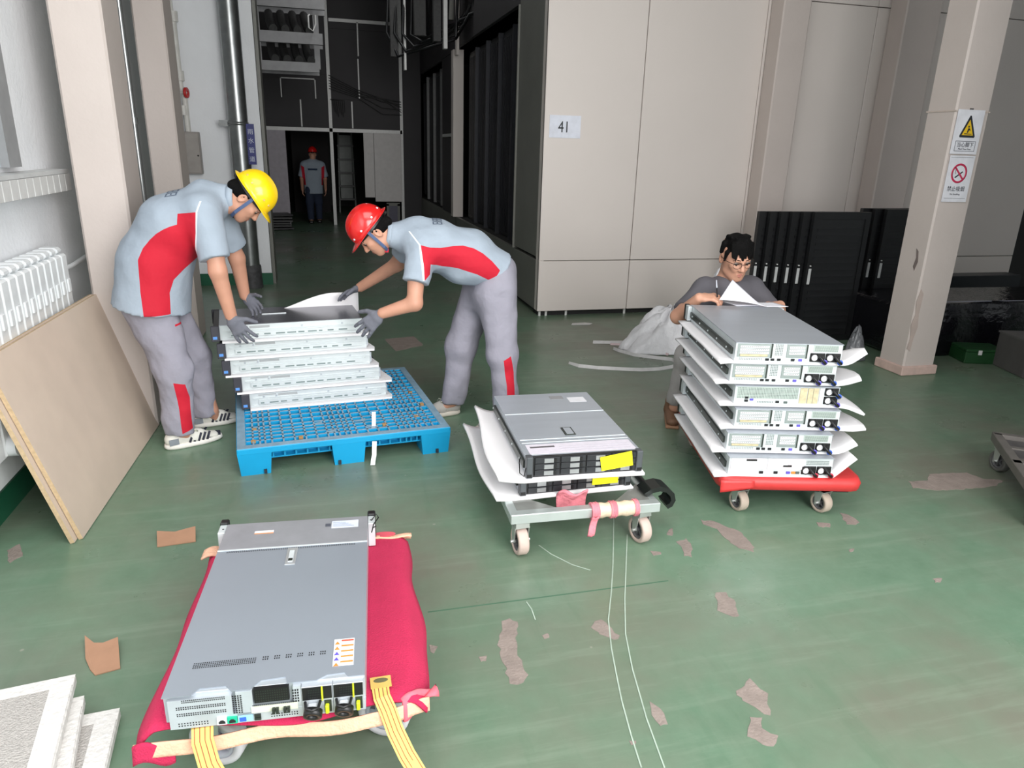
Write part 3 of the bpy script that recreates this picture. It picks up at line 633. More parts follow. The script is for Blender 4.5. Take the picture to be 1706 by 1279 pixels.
for i in range(6):
    x, y, z = S3[i]; c, s_ = math.cos(YAW3), math.sin(YAW3)
    ctr = (x + .25 * c - .42 * s_, y + .25 * s_ + .42 * c, z)
    xr, rise, back, lab = flaps[i]
    def fz(px, py, rise=rise, xr=xr, i=i):
        r = sm(.262, xr + .02, px) ** 1.3 * rise * 1.25
        if i == 0: r = max(0, px - .25) * .95
        wob = .006 * math.sin(py * 9 + i) * sm(.26, .34, px)
        l = sm(.27, .36, -px) * .012 * math.sin(py * 6 + i * 2)
        return -.001 + r + wob - abs(l)
    def shape(u, v, fz=fz, xr=xr, i=i):
        yy = -.425 + .83 * v
        # ragged right outline: flap widest near the front third
        rx = .265 + (xr - .265) * ((.7, .45, .40, .45, .35, .28)[i] + (.3, .55, .60, .55, .65, .72)[i] * math.exp(-((v - (.2, .14, .10, .13, .09, .05)[i]) / (.5, .34, .22, .32, .20, .12)[i]) ** 2)); px = -.315 + (rx + .315) * u
        return (px, yy, fz(px, yy))
    o = MB().sheet(shape, 34, 16, .010).build('foam_sheet', foam); o.location = ctr; o.rotation_euler = (0, 0, YAW3); tag(o, lab, 'foam sheet', 'foam sheets on the red trolley')

# ---- two-unit servers with drive bays facing the camera (silver frame trolley)
def front_server(label):
    w_, d, h = .505, .79, .095
    e = empty('rack_server', (0, 0, 0), 0, label, 'server', 'servers on the silver frame trolley'); yr = -d / 2
    chassis(e, w_, d, h, lid_steel); rails(e, w_, d, h)
    L = -w_ / 2
    # lid furniture: raised seam, step lines, latch, front sheet label
    s1 = MB(); s1.bx(L, -L, .10, .103, h, h + .002); s1.bx(L + .005, -L - .005, yr + .17, yr + .173, h, h + .0022); s1.bx(L + .005, -L - .005, yr + .135, yr + .138, h, h + .0022); build_each(s1, 'lid_seam', bright, e)
    lt = MB().bx(-.028, .022, yr + .20, yr + .29, h, h + .004, b=.001).build('lid_latch', rail_m, e); MB().bx(-.02, .014, yr + .21, yr + .28, h + .004, h + .006).build('latch_cap', lid_steel, lt)
    fl_ = MB().bx(L + .015, -L - .012, yr + .012, yr + .115, h, h + .0012).build('lid_label', mat('mauve_label', (214, 208, 218), .5, var=.05, scale=40), e)
    MB().bx(L + .03, L + .14, yr + .075, yr + .09, h + .0012, h + .002).build('print_bar', mat('print_grey', (96, 92, 96), .6), fl_)
    for k in range(3): MB().bx(L + .16, -L - .03, yr + .03 + .022 * k, yr + .033 + .022 * k, h + .0012, h + .0018).build('print_line', mat('print_pale', (180, 176, 186), .6), fl_)
    MB().bx(.12, .21, .24, .31, h, h + .001).build('rear_label', lab_w, e); MB().bx(.03, .10, .29, .34, h, h + .001).build('dark_patch', mat('smudge_grey', (140, 140, 142), .6), e)
    # bezel frame and drive trays
    MB().bx(L - .002, -L + .002, yr - .012, yr, 0, h, b=.001).build('bezel', blackpl, e)
    cw = (w_ - .045) / 4
    for ci in range(4):
        for ri in range(3):
            x0 = L + .028 + ci * cw; z0 = .006 + ri * .0285
            t_ = MB().bx(x0 + .002, x0 + cw - .004, yr - .018, yr - .012, z0 + .001, z0 + .0265, b=.001).build('drive_tray', drive_blk, e)
            MB().bx(x0 + .042, x0 + cw - .032, yr - .021, yr - .018, z0 + .004, z0 + .023).build('tray_front', drive_sil, t_)
            MB().bx(x0 + cw - .028, x0 + cw - .018, yr - .022, yr - .018, z0 + .004, z0 + .023).build('tray_release', blackpl, t_)
    for s_ in (-1, 1):
        q = MB().bx(s_ * (w_ / 2 - .02), s_ * (w_ / 2 + .008), yr - .026, yr + .012, .0, h + .002, b=.003).build('mounting_ear', mat('ear_grey', (88, 92, 96), .4, .3), e)
        MB().bx(s_ * (w_ / 2 - .016), s_ * (w_ / 2 + .006), yr - .028, yr - .024, .006, .02).build('ear_button', blackpl, q)
    return e
e = front_server('upper silver server with black drive trays and a tilted yellow tag'); place_corner(e, (.786, 2.672, .318), .505, .79, -.045)
MB().prism([(-.072, -.035), (.072, -.031), (.068, .038), (-.076, .03)], -.001, .001, fn=lambda x, y, z: (.142 + x * math.cos(.1) - y * math.sin(.1), -.395 - .026 + z, .057 + y * math.cos(.1) + x * math.sin(.1))).build('yellow_tag', yellow_tag_m, e)
e2 = front_server('lower silver server with black drive trays and a straight yellow tag'); place_corner(e2, (.774, 2.722, .211), .505, .79, .015)
MB().prism([(-.062, -.03), (.062, -.03), (.062, .03), (-.062, .03)], -.001, .001, fn=lambda x, y, z: (.135 + x, -.395 - .026 + z, .052 + y)).build('yellow_tag', yellow_tag_m, e2)
for ee in (e,):
    MB().tube([(-.262, -.30, .05), (-.275, -.34, .045), (-.285, -.40, .02), (-.272, -.425, .015), (-.262, -.415, .05)], .0022, 6).build('tag_cord', blackpl, ee)
def fz_a(px, py): return sm(.25, .50, -px) * .05 * (1 + .4 * math.sin(py * 4)) + sm(.0, .42, py) * sm(.26, .40, -px) * .05
def sheet2(ctr, yaw, base, rise, bow, lab, x_l):
    def shp(u, v):
        yy = -.43 + .85 * v; lx = x_l + bow * math.sin(v * 4.5 + .4)
        px = -lx + (lx + .272) * u
        z = sm(.255, .43, -px) * (rise + .05 * sm(.5, 1.0, v)) + .004 * math.sin(v * 12) * sm(.25, .4, -px) - sm(.40, .45, -yy) * sm(.1, .3, abs(px)) * .006
        return (px, yy, z)
    o = MB().sheet(shp, 30, 20, .012).build('foam_sheet', foam); o.location = (ctr[0], ctr[1], base); o.rotation_euler = (0, 0, yaw); tag(o, lab, 'foam sheet', 'foam sheets on the silver frame trolley')
sheet2((e.location.x, e.location.y), -.045, .317, .020, .022, 'upper white foam sheet curling out beside the silver frame trolley servers', .37)
sheet2((e2.location.x, e2.location.y), .015, .210, .012, .02, 'lower white foam sheet under both servers of the silver frame trolley', .36)

# ---- five servers lying sideways on the blue pallet
def side_server(label):
    d, w_, h = .80, .42, .088          # long axis along local X, front bezel at -X
    e = empty('rack_server', (0, 0, 0), 0, label, 'server', 'servers stacked on the blue pallet')
    MB().bx(-d / 2, d / 2, -w_ / 2, w_ / 2, 0, h - .003, b=.0015).build('chassis', bright, e)
    MB().bx(-d / 2 + .09, d / 2 - .0, -w_ / 2 - .002, w_ / 2 + .002, h - .003, h).build('lid', lid_dark, e)
    MB().bx(-d / 2, d / 2 - .72, -w_ / 2, w_ / 2, h - .003, h - .0005).build('front_lid', steel, e)
    MB().bx(-d / 2 + .035, -d / 2 + .065, .12, .17, h - .0005, h + .001).build('lid_badge', blackpl, e)
    MB().bx(-.16, -.02, .02, .03, h, h + .004).build('lid_latch', bright, e)
    sd = MB(); sd.bx(-d / 2 + .02, d / 2, -w_ / 2 - .006, -w_ / 2, h * .58, h * .66); sd.bx(-d / 2 + .02, d / 2, -w_ / 2 - .006, -w_ / 2, h * .10, h * .16); sd.bx(-d / 2 + .05, d / 2 - .03, -w_ / 2 - .010, -w_ / 2 - .0, h * .22, h * .50)
    r = sd.build('slide_rail', bright, e)
    mk = MB(); rnd = random.Random(3)
    x = -d / 2 + .06
    while x < d / 2 - .1:
        L_ = rnd.choice((.02, .035, .05)); mk.bx(x, x + L_, -w_ / 2 - .0108, -w_ / 2 - .0098, h * .27, h * .36); x += L_ + rnd.choice((.012, .02, .03))
    mk.build('rail_slot', mat('rail_slot_teal', (120, 136, 136), .5), r)
    g2 = MB(); g2.bx(-d / 2 + .16, -d / 2 + .27, -w_ / 2 - .001, -w_ / 2, h * .70, h * .86); g2.bx(-d / 2 + .05, -d / 2 + .15, -w_ / 2 - .001, -w_ / 2, h * .80, h * .88); build_each(g2, 'side_vent', mat('side_vent_grey', (170, 174, 176), .5), e)
    for k, x in enumerate((-d / 2 + .08, -d / 2 + .15, .05, d / 2 - .12)): MB().cyl((x, -w_ / 2 - .004, h * .72), (x, -w_ / 2, h * .72), .006, n=8).build('side_stud', steel, e)
    for s_ in (-1, 1):
        q = MB().bx(-d / 2 - .045, -d / 2 + .0, s_ * (w_ / 2 - .0), s_ * (w_ / 2 + .024), .0, h, b=.003).build('mounting_ear', bezel_m, e)
        MB().bx(-d / 2 - .036, -d / 2 - .014, s_ * (w_ / 2 + .024), s_ * (w_ / 2 + .0255), .014, .030).build('ear_badge', badge_m, q)
    MB().bx(-d / 2 - .03, -d / 2, -w_ / 2, w_ / 2, 0.002, h - .002, b=.002).build('bezel', blackpl, e)
    rb = MB().bx(d / 2, d / 2 + .012, -w_ / 2 + .02, w_ / 2 - .02, .008, h - .02).build('rear_panel', steel, e)
    return e
S4 = [(-.473, 4.181, .165), (-.509, 4.194, .267), (-.563, 4.204, .369), (-.579, 4.203, .471), (-.601, 4.196, .573)]
S4L = ['lowest white-sided server on the blue pallet, long side to the camera', 'second white-sided server from the bottom of the pallet stack', 'middle white-sided server of the five on the blue pallet',
       'white-sided server just below the topmost on the blue pallet', 'topmost white-sided server on the blue pallet, both helmeted men holding it']
sb = None
for i, (x, y, z) in enumerate(S4):
    if sb is None: sb = side_server(S4L[i]); ee = sb
    else: ee = copy_tree(sb); tag(ee, S4L[i])
    yaw = .115 + (0, .01, -.006, .006, 0)[i]; c, s_ = math.cos(yaw), math.sin(yaw)
    ee.location = (x + .40 * c - .21 * s_, y + .40 * s_ + .21 * c, z); ee.rotation_euler = (0, 0, yaw)
    xr = (.43, .47, .445, .44, .43)[i]; xl = (-.40, -.43, -.43, -.41, -.39)[i]
    lab = ['white foam sheet under the lowest server on the blue pallet', 'white foam sheet jutting right under the second pallet server', 'white foam sheet jutting right under the middle pallet server',
           'white foam sheet jutting right under the fourth pallet server', 'white foam sheet jutting right under the topmost pallet server'][i]
    o = MB().prism([(xl, -.235), (xr, -.245), (xr + .01, -.2), (xr - .06, .2), (xl, .2)], -.013, -.001).build('foam_sheet', foam)
    o.location = ee.location; o.rotation_euler = ee.rotation_euler; tag(o, lab, 'foam sheet', 'foam sheets on the blue pallet')
o = MB().sheet(lambda u, v: (-.22 + .60 * u, .225 + .012 * math.sin(3 * u), .60 + .145 * v * (.25 + .75 * sm(0, .75, u)) ), 18, 6, .006).build('foam_sheet', foam)
tag(o, 'white foam sheet standing up behind the topmost pallet server', 'foam sheet', 'foam sheets on the blue pallet'); o.location = (-.16, 4.39, 0); o.rotation_euler = (0, 0, .115)

# ---- open server on the front red trolley
w_, d, h = .497, .87, .10
e = empty('rack_server', (-.176, 2.022, .228), -.070, 'large grey server lying alone on the pink-red cloth of the front trolley', 'server')
yr = -d / 2; L = -w_ / 2
body = MB(); body.bx(L, -L, yr + .012, d / 2, .012, h - .003, b=.0015); body.bx(L + .012, -L, yr, d / 2, 0, .014)
body.build('chassis', steel, e)
# lid with the notched rear edge
prof = [(L, yr + .0), (L + .07, yr + .0), (L + .085, yr + .022), (L + .15, yr + .022), (L + .165, yr + .002), (L + .21, yr + .002), (L + .235, yr + .03), (L + .295, yr + .034), (L + .30, yr + .01), (L + .375, yr + .01), (L + .40, yr + .026), (L + .445, yr + .028), (L + .455, yr + .012), (-L, yr + .012), (-L, d / 2 - .18), (L, d / 2 - .18)]
lid_m = mat('front_server_lid', (158, 166, 176), .42, .45, var=.03, scale=2)
MB().prism(prof, h - .003, h).build('lid', lid_m, e)
MB().bx(L, -L, d / 2 - .178, d / 2, h - .003, h + .0005).build('front_lid', mat('front_lid', (166, 168, 174), .42, .45), e)
MB().bx(L, -L, d / 2 - .184, d / 2 - .178, h - .001, h + .002).build('lid_seam', bright, e)
grid_holes(MB(), L + .03, -L - .04, d / 2 - .199, d / 2 - .188, 70, 2, h + .0004, .6, plane='xy').build('lid_vent', hole, e)
grid_holes(MB(), L + .05, L + .21, yr + .098, yr + .122, 30, 4, h + .0004, .62, plane='xy').build('lid_vent', hole, e)
lv = MB()
for k in range(6): grid_holes(lv, L + .225 + .03 * k, L + .242 + .03 * k, yr + .106, yr + .124, 3, 2, h + .0004, .6, plane='xy')
lv.build('lid_vent', hole, e)
lt = MB().bx(-.018, .016, d / 2 - .30, d / 2 - .195, h, h + .003, b=.001).build('lid_latch', mat('latch_grey', (186, 190, 194), .3, .5), e)
MB().bx(-.009, .007, d / 2 - .285, d / 2 - .215, h + .003, h + .006, b=.001).build('latch_handle', bright, lt); MB().bx(-.008, .006, d / 2 - .283, d / 2 - .268, h + .006, h + .007).build('latch_button', rail_m, lt)
lb = MB().bx(-L - .085, -L - .03, yr + .055, yr + .165, h, h + .001).build('warning_label', lab_w, e)
for k in range(5):
    MB().bx(-L - .065, -L - .032, yr + .154 - .022 * k, yr + .160 - .022 * k, h + .001, h + .0016).build('label_stripe', lab_o if k else mat('label_red', (214, 84, 60), .5), lb)
    MB().prism([(-L - .083, yr + .142 - .022 * k), (-L - .069, yr + .142 - .022 * k), (-L - .076, yr + .155 - .022 * k)], h + .001, h + .0017).build('label_triangle', lab_o if k in (0, 1, 4) else purple_m, lb)
q = MB().bx(-.145, -.08, d / 2 - .078, d / 2 - .062, h + .0005, h + .0015).build('asset_label', lab_w, e); MB().bx(-.145, -.08, d / 2 - .082, d / 2 - .078, h + .0005, h + .0014).build('label_stripe', lab_o, q)
q = MB().bx(.12, .215, d / 2 - .075, d / 2 - .025, h + .0005, h + .0015).build('rating_label', mat('label_blue_white', (208, 214, 228), .45), e)
MB().bx(.098, .117, d / 2 - .062, d / 2 - .042, h + .0015, h + .0022).build('code_patch', mat('dark_print', (78, 82, 92), .6), q)
for k in range(4): MB().bx(.125, .20 - .01 * k, d / 2 - .066 + .009 * k, d / 2 - .064 + .009 * k, h + .0015, h + .002).build('print_line', mat('print_blue', (130, 142, 172), .6), q)
# rear connectors
rp = MB(); rp.bx(L + .012, -L, yr - .001, yr + .012, .0, .030); rp.bx(L + .012, L + .165, yr - .001, yr + .012, .03, h - .012); rp.bx(L + .175, L + .215, yr - .001, yr + .012, .02, h - .004); rp.bx(L + .315, L + .335, yr, yr + .012, .03, h - .006)
rp.build('rear_panel', mat('rear_panel_grey', (196, 203, 210), .4, .4), e)
vb = MB()
for z in (.078, .058, .038): grid_holes(vb, L + (.03 if z < .07 else .045), L + .15, z, z + .011, 22, 2, yr - .0016, .62)
grid_holes(vb, L + .165, L + .19, .030, .088, 4, 9, yr - .0016, .66); grid_holes(vb, L + .03, L + .105, .006, .020, 11, 2, yr - .0016, .5); grid_holes(vb, L + .255, L + .325, .006, .020, 11, 2, yr - .0016, .5)
grid_holes(vb, L + .312, L + .33, .045, .088, 3, 5, yr - .0008, .66); grid_holes(vb, L + .212, L + .325, .047, .051, 24, 1, yr - .0016, .6)
vb.build('vent_hole', hole, e)
bb = MB().bx(L + .218, L + .305, yr + .001, yr + .02, .054, h - .004).build('mesh_bay', blackpl, e)
grid_holes(MB(), L + .222, L + .302, .056, h - .007, 14, 5, yr + .0004, .5).build('mesh_cell', rail_m, bb)
nc = MB().bx(L + .21, L + .325, yr - .004, yr, .028, .046).build('network_card', mat('card_pale_green', (206, 212, 192), .5), e)
for x in (.262, .29):
    for k in range(2): MB().bx(L + x + .009 * k, L + x + .007 + .009 * k, yr - .014, yr - .004, .026, .040).build('fibre_connector', rail_m, nc)
for x, m, wd in ((.125, lab_w, .024), (.150, green_m, .024)):
    pt = MB().bx(L + x, L + x + wd, yr - .006, yr, .004, .024).build('network_port', m, e)
    MB().prism([(L + x + .004, .007), (L + x + wd - .004, .007), (L + x + wd - .004, .013), (L + x + wd / 2 + .003, .018), (L + x + wd / 2 - .003, .018), (L + x + .004, .013)], yr - .0068, yr - .006, fn=lambda a_, b_, c_: (a_, c_, b_)).build('port_mouth', hole, pt)
MB().bx(L + .176, L + .212, yr - .005, yr, .006, .022).build('video_port', mat('video_port_cyan', (150, 208, 232), .4), e); MB().bx(L + .18, L + .196, yr - .007, yr - .005, .008, .02).build('video_plug', blue_m, e)
for k in range(2): MB().bx(L + .216, L + .232, yr - .005, yr, .005 + .010 * k, .013 + .010 * k).build('usb_port', rail_m, e)
for k, x in enumerate((.336, .415)):
    p = MB().bx(L + x, L + x + .078, yr - .004, yr + .02, .004, h - .008, b=.001).build('power_supply', mat('psu_grey', (190, 196, 202), .4, .4), e)
    MB().bx(L + x + .002, L + x + .076, yr - .006, yr - .003, .052, h - .010).build('mesh_bay', blackpl, p)
    grid_holes(MB(), L + x + .016, L + x + .05, .055, h - .014, 8, 4, yr - .0065, .5).build('mesh_cell', rail_m, p)
    MB().bx(L + x + .050, L + x + .054, yr - .010, yr - .006, .05, h - .008).build('lime_clip', lime_m, p)
    MB().tube([(L + x + .008, yr - .006, .046), (L + x + .012, yr - .03, .046), (L + x + .027, yr - .038, .046), (L + x + .042, yr - .03, .046), (L + x + .046, yr - .006, .046)], .004, 8).build('handle', blackpl, p)
    hb = MB(); hb.ring((L + x + .027, yr - .02, .02), (.1, 1, .5), .013, .024, .018, 18); hb.build('cable_retainer', blackpl, p)
    MB().bx(L + x + .014, L + x + .04, yr - .03, yr - .004, .022, .042, b=.003).build('socket', mat('socket_grey', (190, 194, 198), .4), p)
    MB().bx(L + x + .058, L + x + .068, yr - .018, yr - .004, .012, .036, b=.002).build('release_tab', lime_m, p)
    MB().bx(L + x + .056, L + x + .074, yr - .005, yr - .003, .008, .046).build('slot', rail_m, p)
for s_ in (-1, 1):
    q = MB().bx(s_ * (w_ / 2 + .001), s_ * (w_ / 2 + .026), d / 2 - .055, d / 2 + .016, .004, h - .002, b=.002).build('mounting_ear', bright, e)
    MB().bx(s_ * (w_ / 2 - .001), s_ * (w_ / 2 + .028), d / 2 + .002, d / 2 + .034, .004, h + .006, b=.004).build('ear_cap', blackpl, q)
    for k in range(3): MB().bx(s_ * (w_ / 2 + .008), s_ * (w_ / 2 + .014), d / 2 - .03, d / 2 - .026, h - .002, h - .001).build('ear_slot', hole, q)
MB().tube([(.262, .40, .10), (.28, .425, .112), (.288, .40, .11), (.27, .36, .105), (.263, .33, .09), (.268, .345, .10), (.28, .35, .104)], .0022, 6).build('tag_cord', blackpl, e)

# ================================================================== TROLLEYS
tyre_tan = mat('tyre_tan', (196, 176, 166), .7, var=.06, scale=20)
tyre_grey = mat('tyre_pale_grey', (196, 196, 200), .55, var=.05, scale=20)
hub_m = mat('wheel_hub_grey', (176, 180, 190), .4, .2)
zinc = mat('zinc_fork', (200, 202, 200), .3, .7)
def caster(e, x, y, r, wd, yaw, top, tyre, hub=hub_m):
    """swivel caster: plate, fork, wheel (tyre, hub), axle bolt"""
    c = empty('caster', (x, y, 0), yaw); c.parent = e
    wh = MB().sweep(Vector((0, 0, r)), Vector((1, 0, 0)), Vector((0, 1, 0)), Vector((0, 0, 1)), [(r * .70, -wd / 2), (r * .93, -wd / 2), (r, -wd * .36), (r, wd * .36), (r * .93, wd / 2), (r * .70, wd / 2)], 32).build('tyre', tyre, c)
    hb = MB(); hb.sweep(Vector((0, 0, r)), Vector((1, 0, 0)), Vector((0, 1, 0)), Vector((0, 0, 1)), [(r * .55, -wd * .42), (r * .71, -wd * .42), (r * .71, wd * .42), (r * .55, wd * .42)], 32)
    for k in range(5):
        a = 2 * math.pi * k / 5; hb.box((0, r * .36 * math.cos(a), r + r * .36 * math.sin(a)), (wd * .5, r * .52, r * .16), rot=Matrix.Rotation(a, 3, 'X'))
    hb.cyl((-wd * .46, 0, r), (wd * .46, 0, r), r * .2, n=14); hb.build('hub', hub, c)
    fk = MB()
    for s_ in (-1, 1): fk.prism([(-.014, r), (.014, r), (.024, 2 * r + .012), (-.024, 2 * r + .012)], s_ * (wd / 2 + .006), s_ * (wd / 2 + .009), fn=lambda a_, b_, z_: (z_, a_, b_))
    fk.bx(-wd / 2 - .009, wd / 2 + .009, -.03, .03, 2 * r + .010, 2 * r + .014); fk.bx(-.03, .03, -.03, .03, 2 * r + .014, top); fk.build('fork', zinc, c)
    MB().cyl((-wd / 2 - .02, 0, r), (wd / 2 + .02, 0, r), .007, n=10).build('axle_bolt', zinc, c)
    return c

# front trolley under the pink-red cloth
red_cloth = mat('crimson_felt', (186, 36, 78), .95, var=.10, scale=5, bump=.35, bscale=220)
peach = mat('frayed_peach_backing', (232, 180, 152), .9, var=.12, scale=9, bump=.3, bscale=90)
e = empty('platform_trolley', (-.135, 2.05, 0), -.06, 'platform trolley covered in pink-red cloth, nearest the camera', 'trolley')
MB().bx(-.335, .335, -.42, .42, .185, .216, b=.006).build('platform', mat('plywood', (176, 140, 104), .7), e)
def cl(u, v):
    xl = -.352 - .022 * sm(.5, 0, v) - .008 * math.sin(v * 14); xr = .365 + .028 * math.exp(-((v - .32) / .22) ** 2) + .006 * math.sin(v * 17)
    x = xl + (xr - xl) * u; y = -.452 + .905 * v + .012 * math.sin(u * 9) * (1 - v)
    z = .226 - .058 * sm(.325, .40, abs(x)) - .024 * sm(.41, .47, -y) - .05 * sm(.42, .46, y) + .0025 * math.sin(x * 23 + y * 7) + .004 * sm(.3, .36, x) * math.sin(y * 21)
    return (x, y, z)
MB().sheet(cl, 50, 50, .006).build('cloth_cover', red_cloth, e)
MB().sheet(lambda u, v: (-.375 + .75 * u, -.456 - .012 * v - .006 * math.sin(u * 11) + .03 * sm(.85, 1, u), .205 - .016 * (1 - u) - .036 * v + .004 * math.sin(u * 17)), 40, 5, .005).build('cloth_hem', peach, e)
MB().sheet(lambda u, v: (-.375 + .10 * u, -.462 - .012 * v, .19 - .05 * v + .01 * math.sin(u * 6)), 8, 5, .006).build('cloth_fold', red_cloth, e)
MB().sheet(lambda u, v: (.22 + .155 * u, .40 + .055 * v, .231 - .04 * sm(.4, 1, v) + .003 * math.sin(u * 9)), 12, 6, .005).build('worn_corner', peach, e)
MB().prism([(.27 + .045 * math.cos(a_), .425 + .018 * math.sin(a_)) for a_ in [2 * math.pi * k / 18 for k in range(18)]], .2315, .2335).build('red_patch', mat('faded_red', (206, 84, 98), .9), e)
MB().sheet(lambda u, v: (-.375 + .12 * u, .35 + .10 * v + .04 * u, .229 + .008 * math.sin(u * 7) - .025 * sm(.6, 1, v)), 10, 8, .006).build('frayed_corner', peach, e)
MB().sheet(lambda u, v: (.30 + .10 * u, -.43 - .03 * v + .06 * u, .205 - .03 * v + .016 * math.sin(u * 5 + v * 4)), 10, 6, .008).build('bunched_corner', mat('crumpled_pink', (222, 104, 118), .9, var=.2, scale=30), e)
for (x, y, yw) in ((-.20, -.345, 1.25), (.255, -.315, 1.2), (-.22, .33, .3), (.25, .33, .3)): caster(e, x, y, .078, .05, yw, .186, tyre_grey)
strap_m = mat('yellow_webbing', (226, 190, 104), .8, var=.08, scale=20, stretch=(90, 2, 2)); strap_s = mat('webbing_stitch', (150, 84, 60), .8)
def strap(path, side_, wd, lab):
    o = MB().ribbon(path, side_, wd, .003).build('pull_strap', strap_m); tag(o, lab, 'strap', 'yellow pull straps')
    for k in (-.36, -.12, .12, .36):
        pp = []
        P_ = [Vector(p) for p in path]
        for i, p in enumerate(P_):
            t_ = (P_[min(i + 1, len(P_) - 1)] - P_[max(i - 1, 0)]).normalized(); sd = Vector(side_); sd = (sd - t_ * sd.dot(t_)).normalized(); nn = t_.cross(sd)
            if nn.z < 0: nn = -nn
            pp.append(p + sd * wd * k + nn * .0018)
        MB().ribbon(pp, side_, .0022, .0008).build('stitching', strap_s, o)
    return o
strap([(-.372, 1.65, .224), (-.368, 1.60, .222), (-.366, 1.575, .205), (-.352, 1.55, .15), (-.325, 1.525, .10), (-.29, 1.50, .06), (-.23, 1.44, .03), (-.15, 1.36, .012), (-.05, 1.26, .004)], (1, .05, 0), .052, 'yellow webbing strap running out from under the front server')
o = strap([(.088, 1.665, .2325), (.084, 1.63, .2325), (.085, 1.60, .231), (.098, 1.572, .21), (.115, 1.545, .16), (.14, 1.51, .11), (.175, 1.46, .065), (.23, 1.38, .02), (.29, 1.3, .004)], (1, .08, 0), .046, 'yellow webbing strap with a printed end on the pink-red cloth')
MB().bx(.058, .115, 1.632, 1.676, .2340, .2356).build('strap_tab', mat('tab_tan', (206, 170, 92), .8), o)
MB().prism([(.087 + .02 * math.cos(a_), 1.660 + .009 * math.sin(a_)) for a_ in [2 * math.pi * k / 16 for k in range(16)]], .2356, .2366).build('printed_mark', mat('tab_print', (96, 92, 64), .7), o)

# silver frame trolley
e = empty('frame_trolley', (1.04, 3.02, 0), -.03, 'silver metal frame trolley with pink rag tied on its front bar', 'trolley')
fm = mat('galvanised_frame', (196, 204, 202), .35, .6, var=.06, scale=9)
for (a_, b_) in (((-.335, -.45), (.335, -.45)), ((-.335, .45), (.335, .45))): MB().bx(a_[0], b_[0], a_[1] - .022, a_[1] + .022, .156, .20, b=.003).build('cross_bar', fm, e)
for x in (-.315, .315): MB().bx(x - .02, x + .02, -.43, .43, .158, .198, b=.003).build('side_bar', fm, e)
MB().bx(-.3, .3, -.02, .02, .158, .196, b=.003).build('cross_bar', fm, e)
for sx in (-1, 1):
    for sy in (-1, 1): MB().prism([(sx * .3, sy * .43), (sx * .3, sy * .27), (sx * .13, sy * .43)], .186, .1995).build('gusset_plate', mat('gusset_grey', (150, 152, 148), .4, .5, var=.1), e)
for (x, y, yw) in ((-.285, -.44, .1), (.265, -.435, .22), (-.285, .43, .3), (.27, .43, .2)): caster(e, x, y, .062, .046, yw, .157, tyre_tan, mat('hub_dark', (92, 92, 94), .5))
rag = mat('pink_rag', (222, 130, 142), .9, var=.18, scale=16, bump=.4, bscale=60); ragc = mat('cream_wrap', (216, 196, 172), .6, var=.12, scale=14, bump=.3, bscale=40)
def wrap(x0, x1, m, name, r=.030):
    n = 8; mb = MB(); pr_ = []
    for i in range(n + 1):
        x = x0 + (x1 - x0) * i / n; k = r * (1 + .08 * math.sin(i * 2.3)); pr_.append([(x, -.45 + k * math.cos(a_) * 1.0, .178 + k * math.sin(a_) * 1.0) for a_ in [2 * math.pi * q / 14 for q in range(14)]])
    vs_ = sum(pr_, []); mb.add(vs_, [(i * 14 + q, i * 14 + (q + 1) % 14, (i + 1) * 14 + (q + 1) % 14, (i + 1) * 14 + q) for i in range(n) for q in range(14)], 0, True)
    mb.add(pr_[0], [tuple(range(14))]); mb.add(pr_[-1], [tuple(range(14))]); mb.build(name, m, e)
wrap(.045, .225, ragc, 'wrap', .033); wrap(.02, .055, rag, 'rag_band', .037); wrap(.105, .135, rag, 'rag_band', .037); wrap(.215, .235, rag, 'rag_band', .037)
MB().sheet(lambda u, v: (.03 - .02 * v + .03 * (u - .5), -.488 + .006 * math.sin(v * 5) - .004, .17 - .085 * v + .003 * math.sin(u * 9)), 6, 8, .006).build('rag_tail', rag, e)
MB().sheet(lambda u, v: (-.10 + .13 * u, -.36 + .03 * math.sin(v * 3) - .02 * u, .235 - .12 * v + .012 * math.sin(u * 8 + v * 4)), 14, 10, .008).build('rag_bundle', rag, e)
MB().ribbon([(.29, -.36, .205), (.32, -.36, .225), (.36, -.36, .232), (.395, -.36, .222), (.42, -.36, .198), (.428, -.36, .17), (.418, -.36, .148), (.40, -.36, .14)], (0, 1, 0), .09, .022).build('folded_grip', mat('black_grip', (18, 22, 20), .3), e)
MB().tube([(.33, -.33, .205), (.345, .1, .205), (.345, .44, .21)], .014, 10).build('folded_handle', blackpl, e)

# red platform trolley
e = empty('platform_trolley', (2.205, 3.093, 0), -.245, 'red wrapped platform trolley under the stack of six servers', 'trolley')
red_wrap = mat('red_vinyl_wrap', (206, 58, 58), .45, var=.09, scale=7, bump=.12, bscale=18)
pl = MB()
def rr(sx, sy, r, z): return [(sgx * (sx - r) + r * math.cos(a_ + da), sgy * (sy - r) + r * math.sin(a_ + da), z) for (sgx, sgy, da) in ((1, 1, 0), (-1, 1, math.pi / 2), (-1, -1, math.pi), (1, -1, 3 * math.pi / 2)) for a_ in (0, .52, 1.05, 1.57)]
rings = [rr(.325, .445, .05, .130), rr(.345, .468, .06, .140), rr(.348, .474, .06, .175), rr(.340, .465, .06, .194), rr(.325, .45, .05, .199)]
vs_ = sum(rings, []); nn_ = 16
pl.add(vs_, [(i * nn_ + q, i * nn_ + (q + 1) % nn_, (i + 1) * nn_ + (q + 1) % nn_, (i + 1) * nn_ + q) for i in range(4) for q in range(nn_)], 0, True); pl.add(rings[0], [tuple(range(nn_))]); pl.add(rings[-1], [tuple(range(nn_))])
pl.build('platform', red_wrap, e)
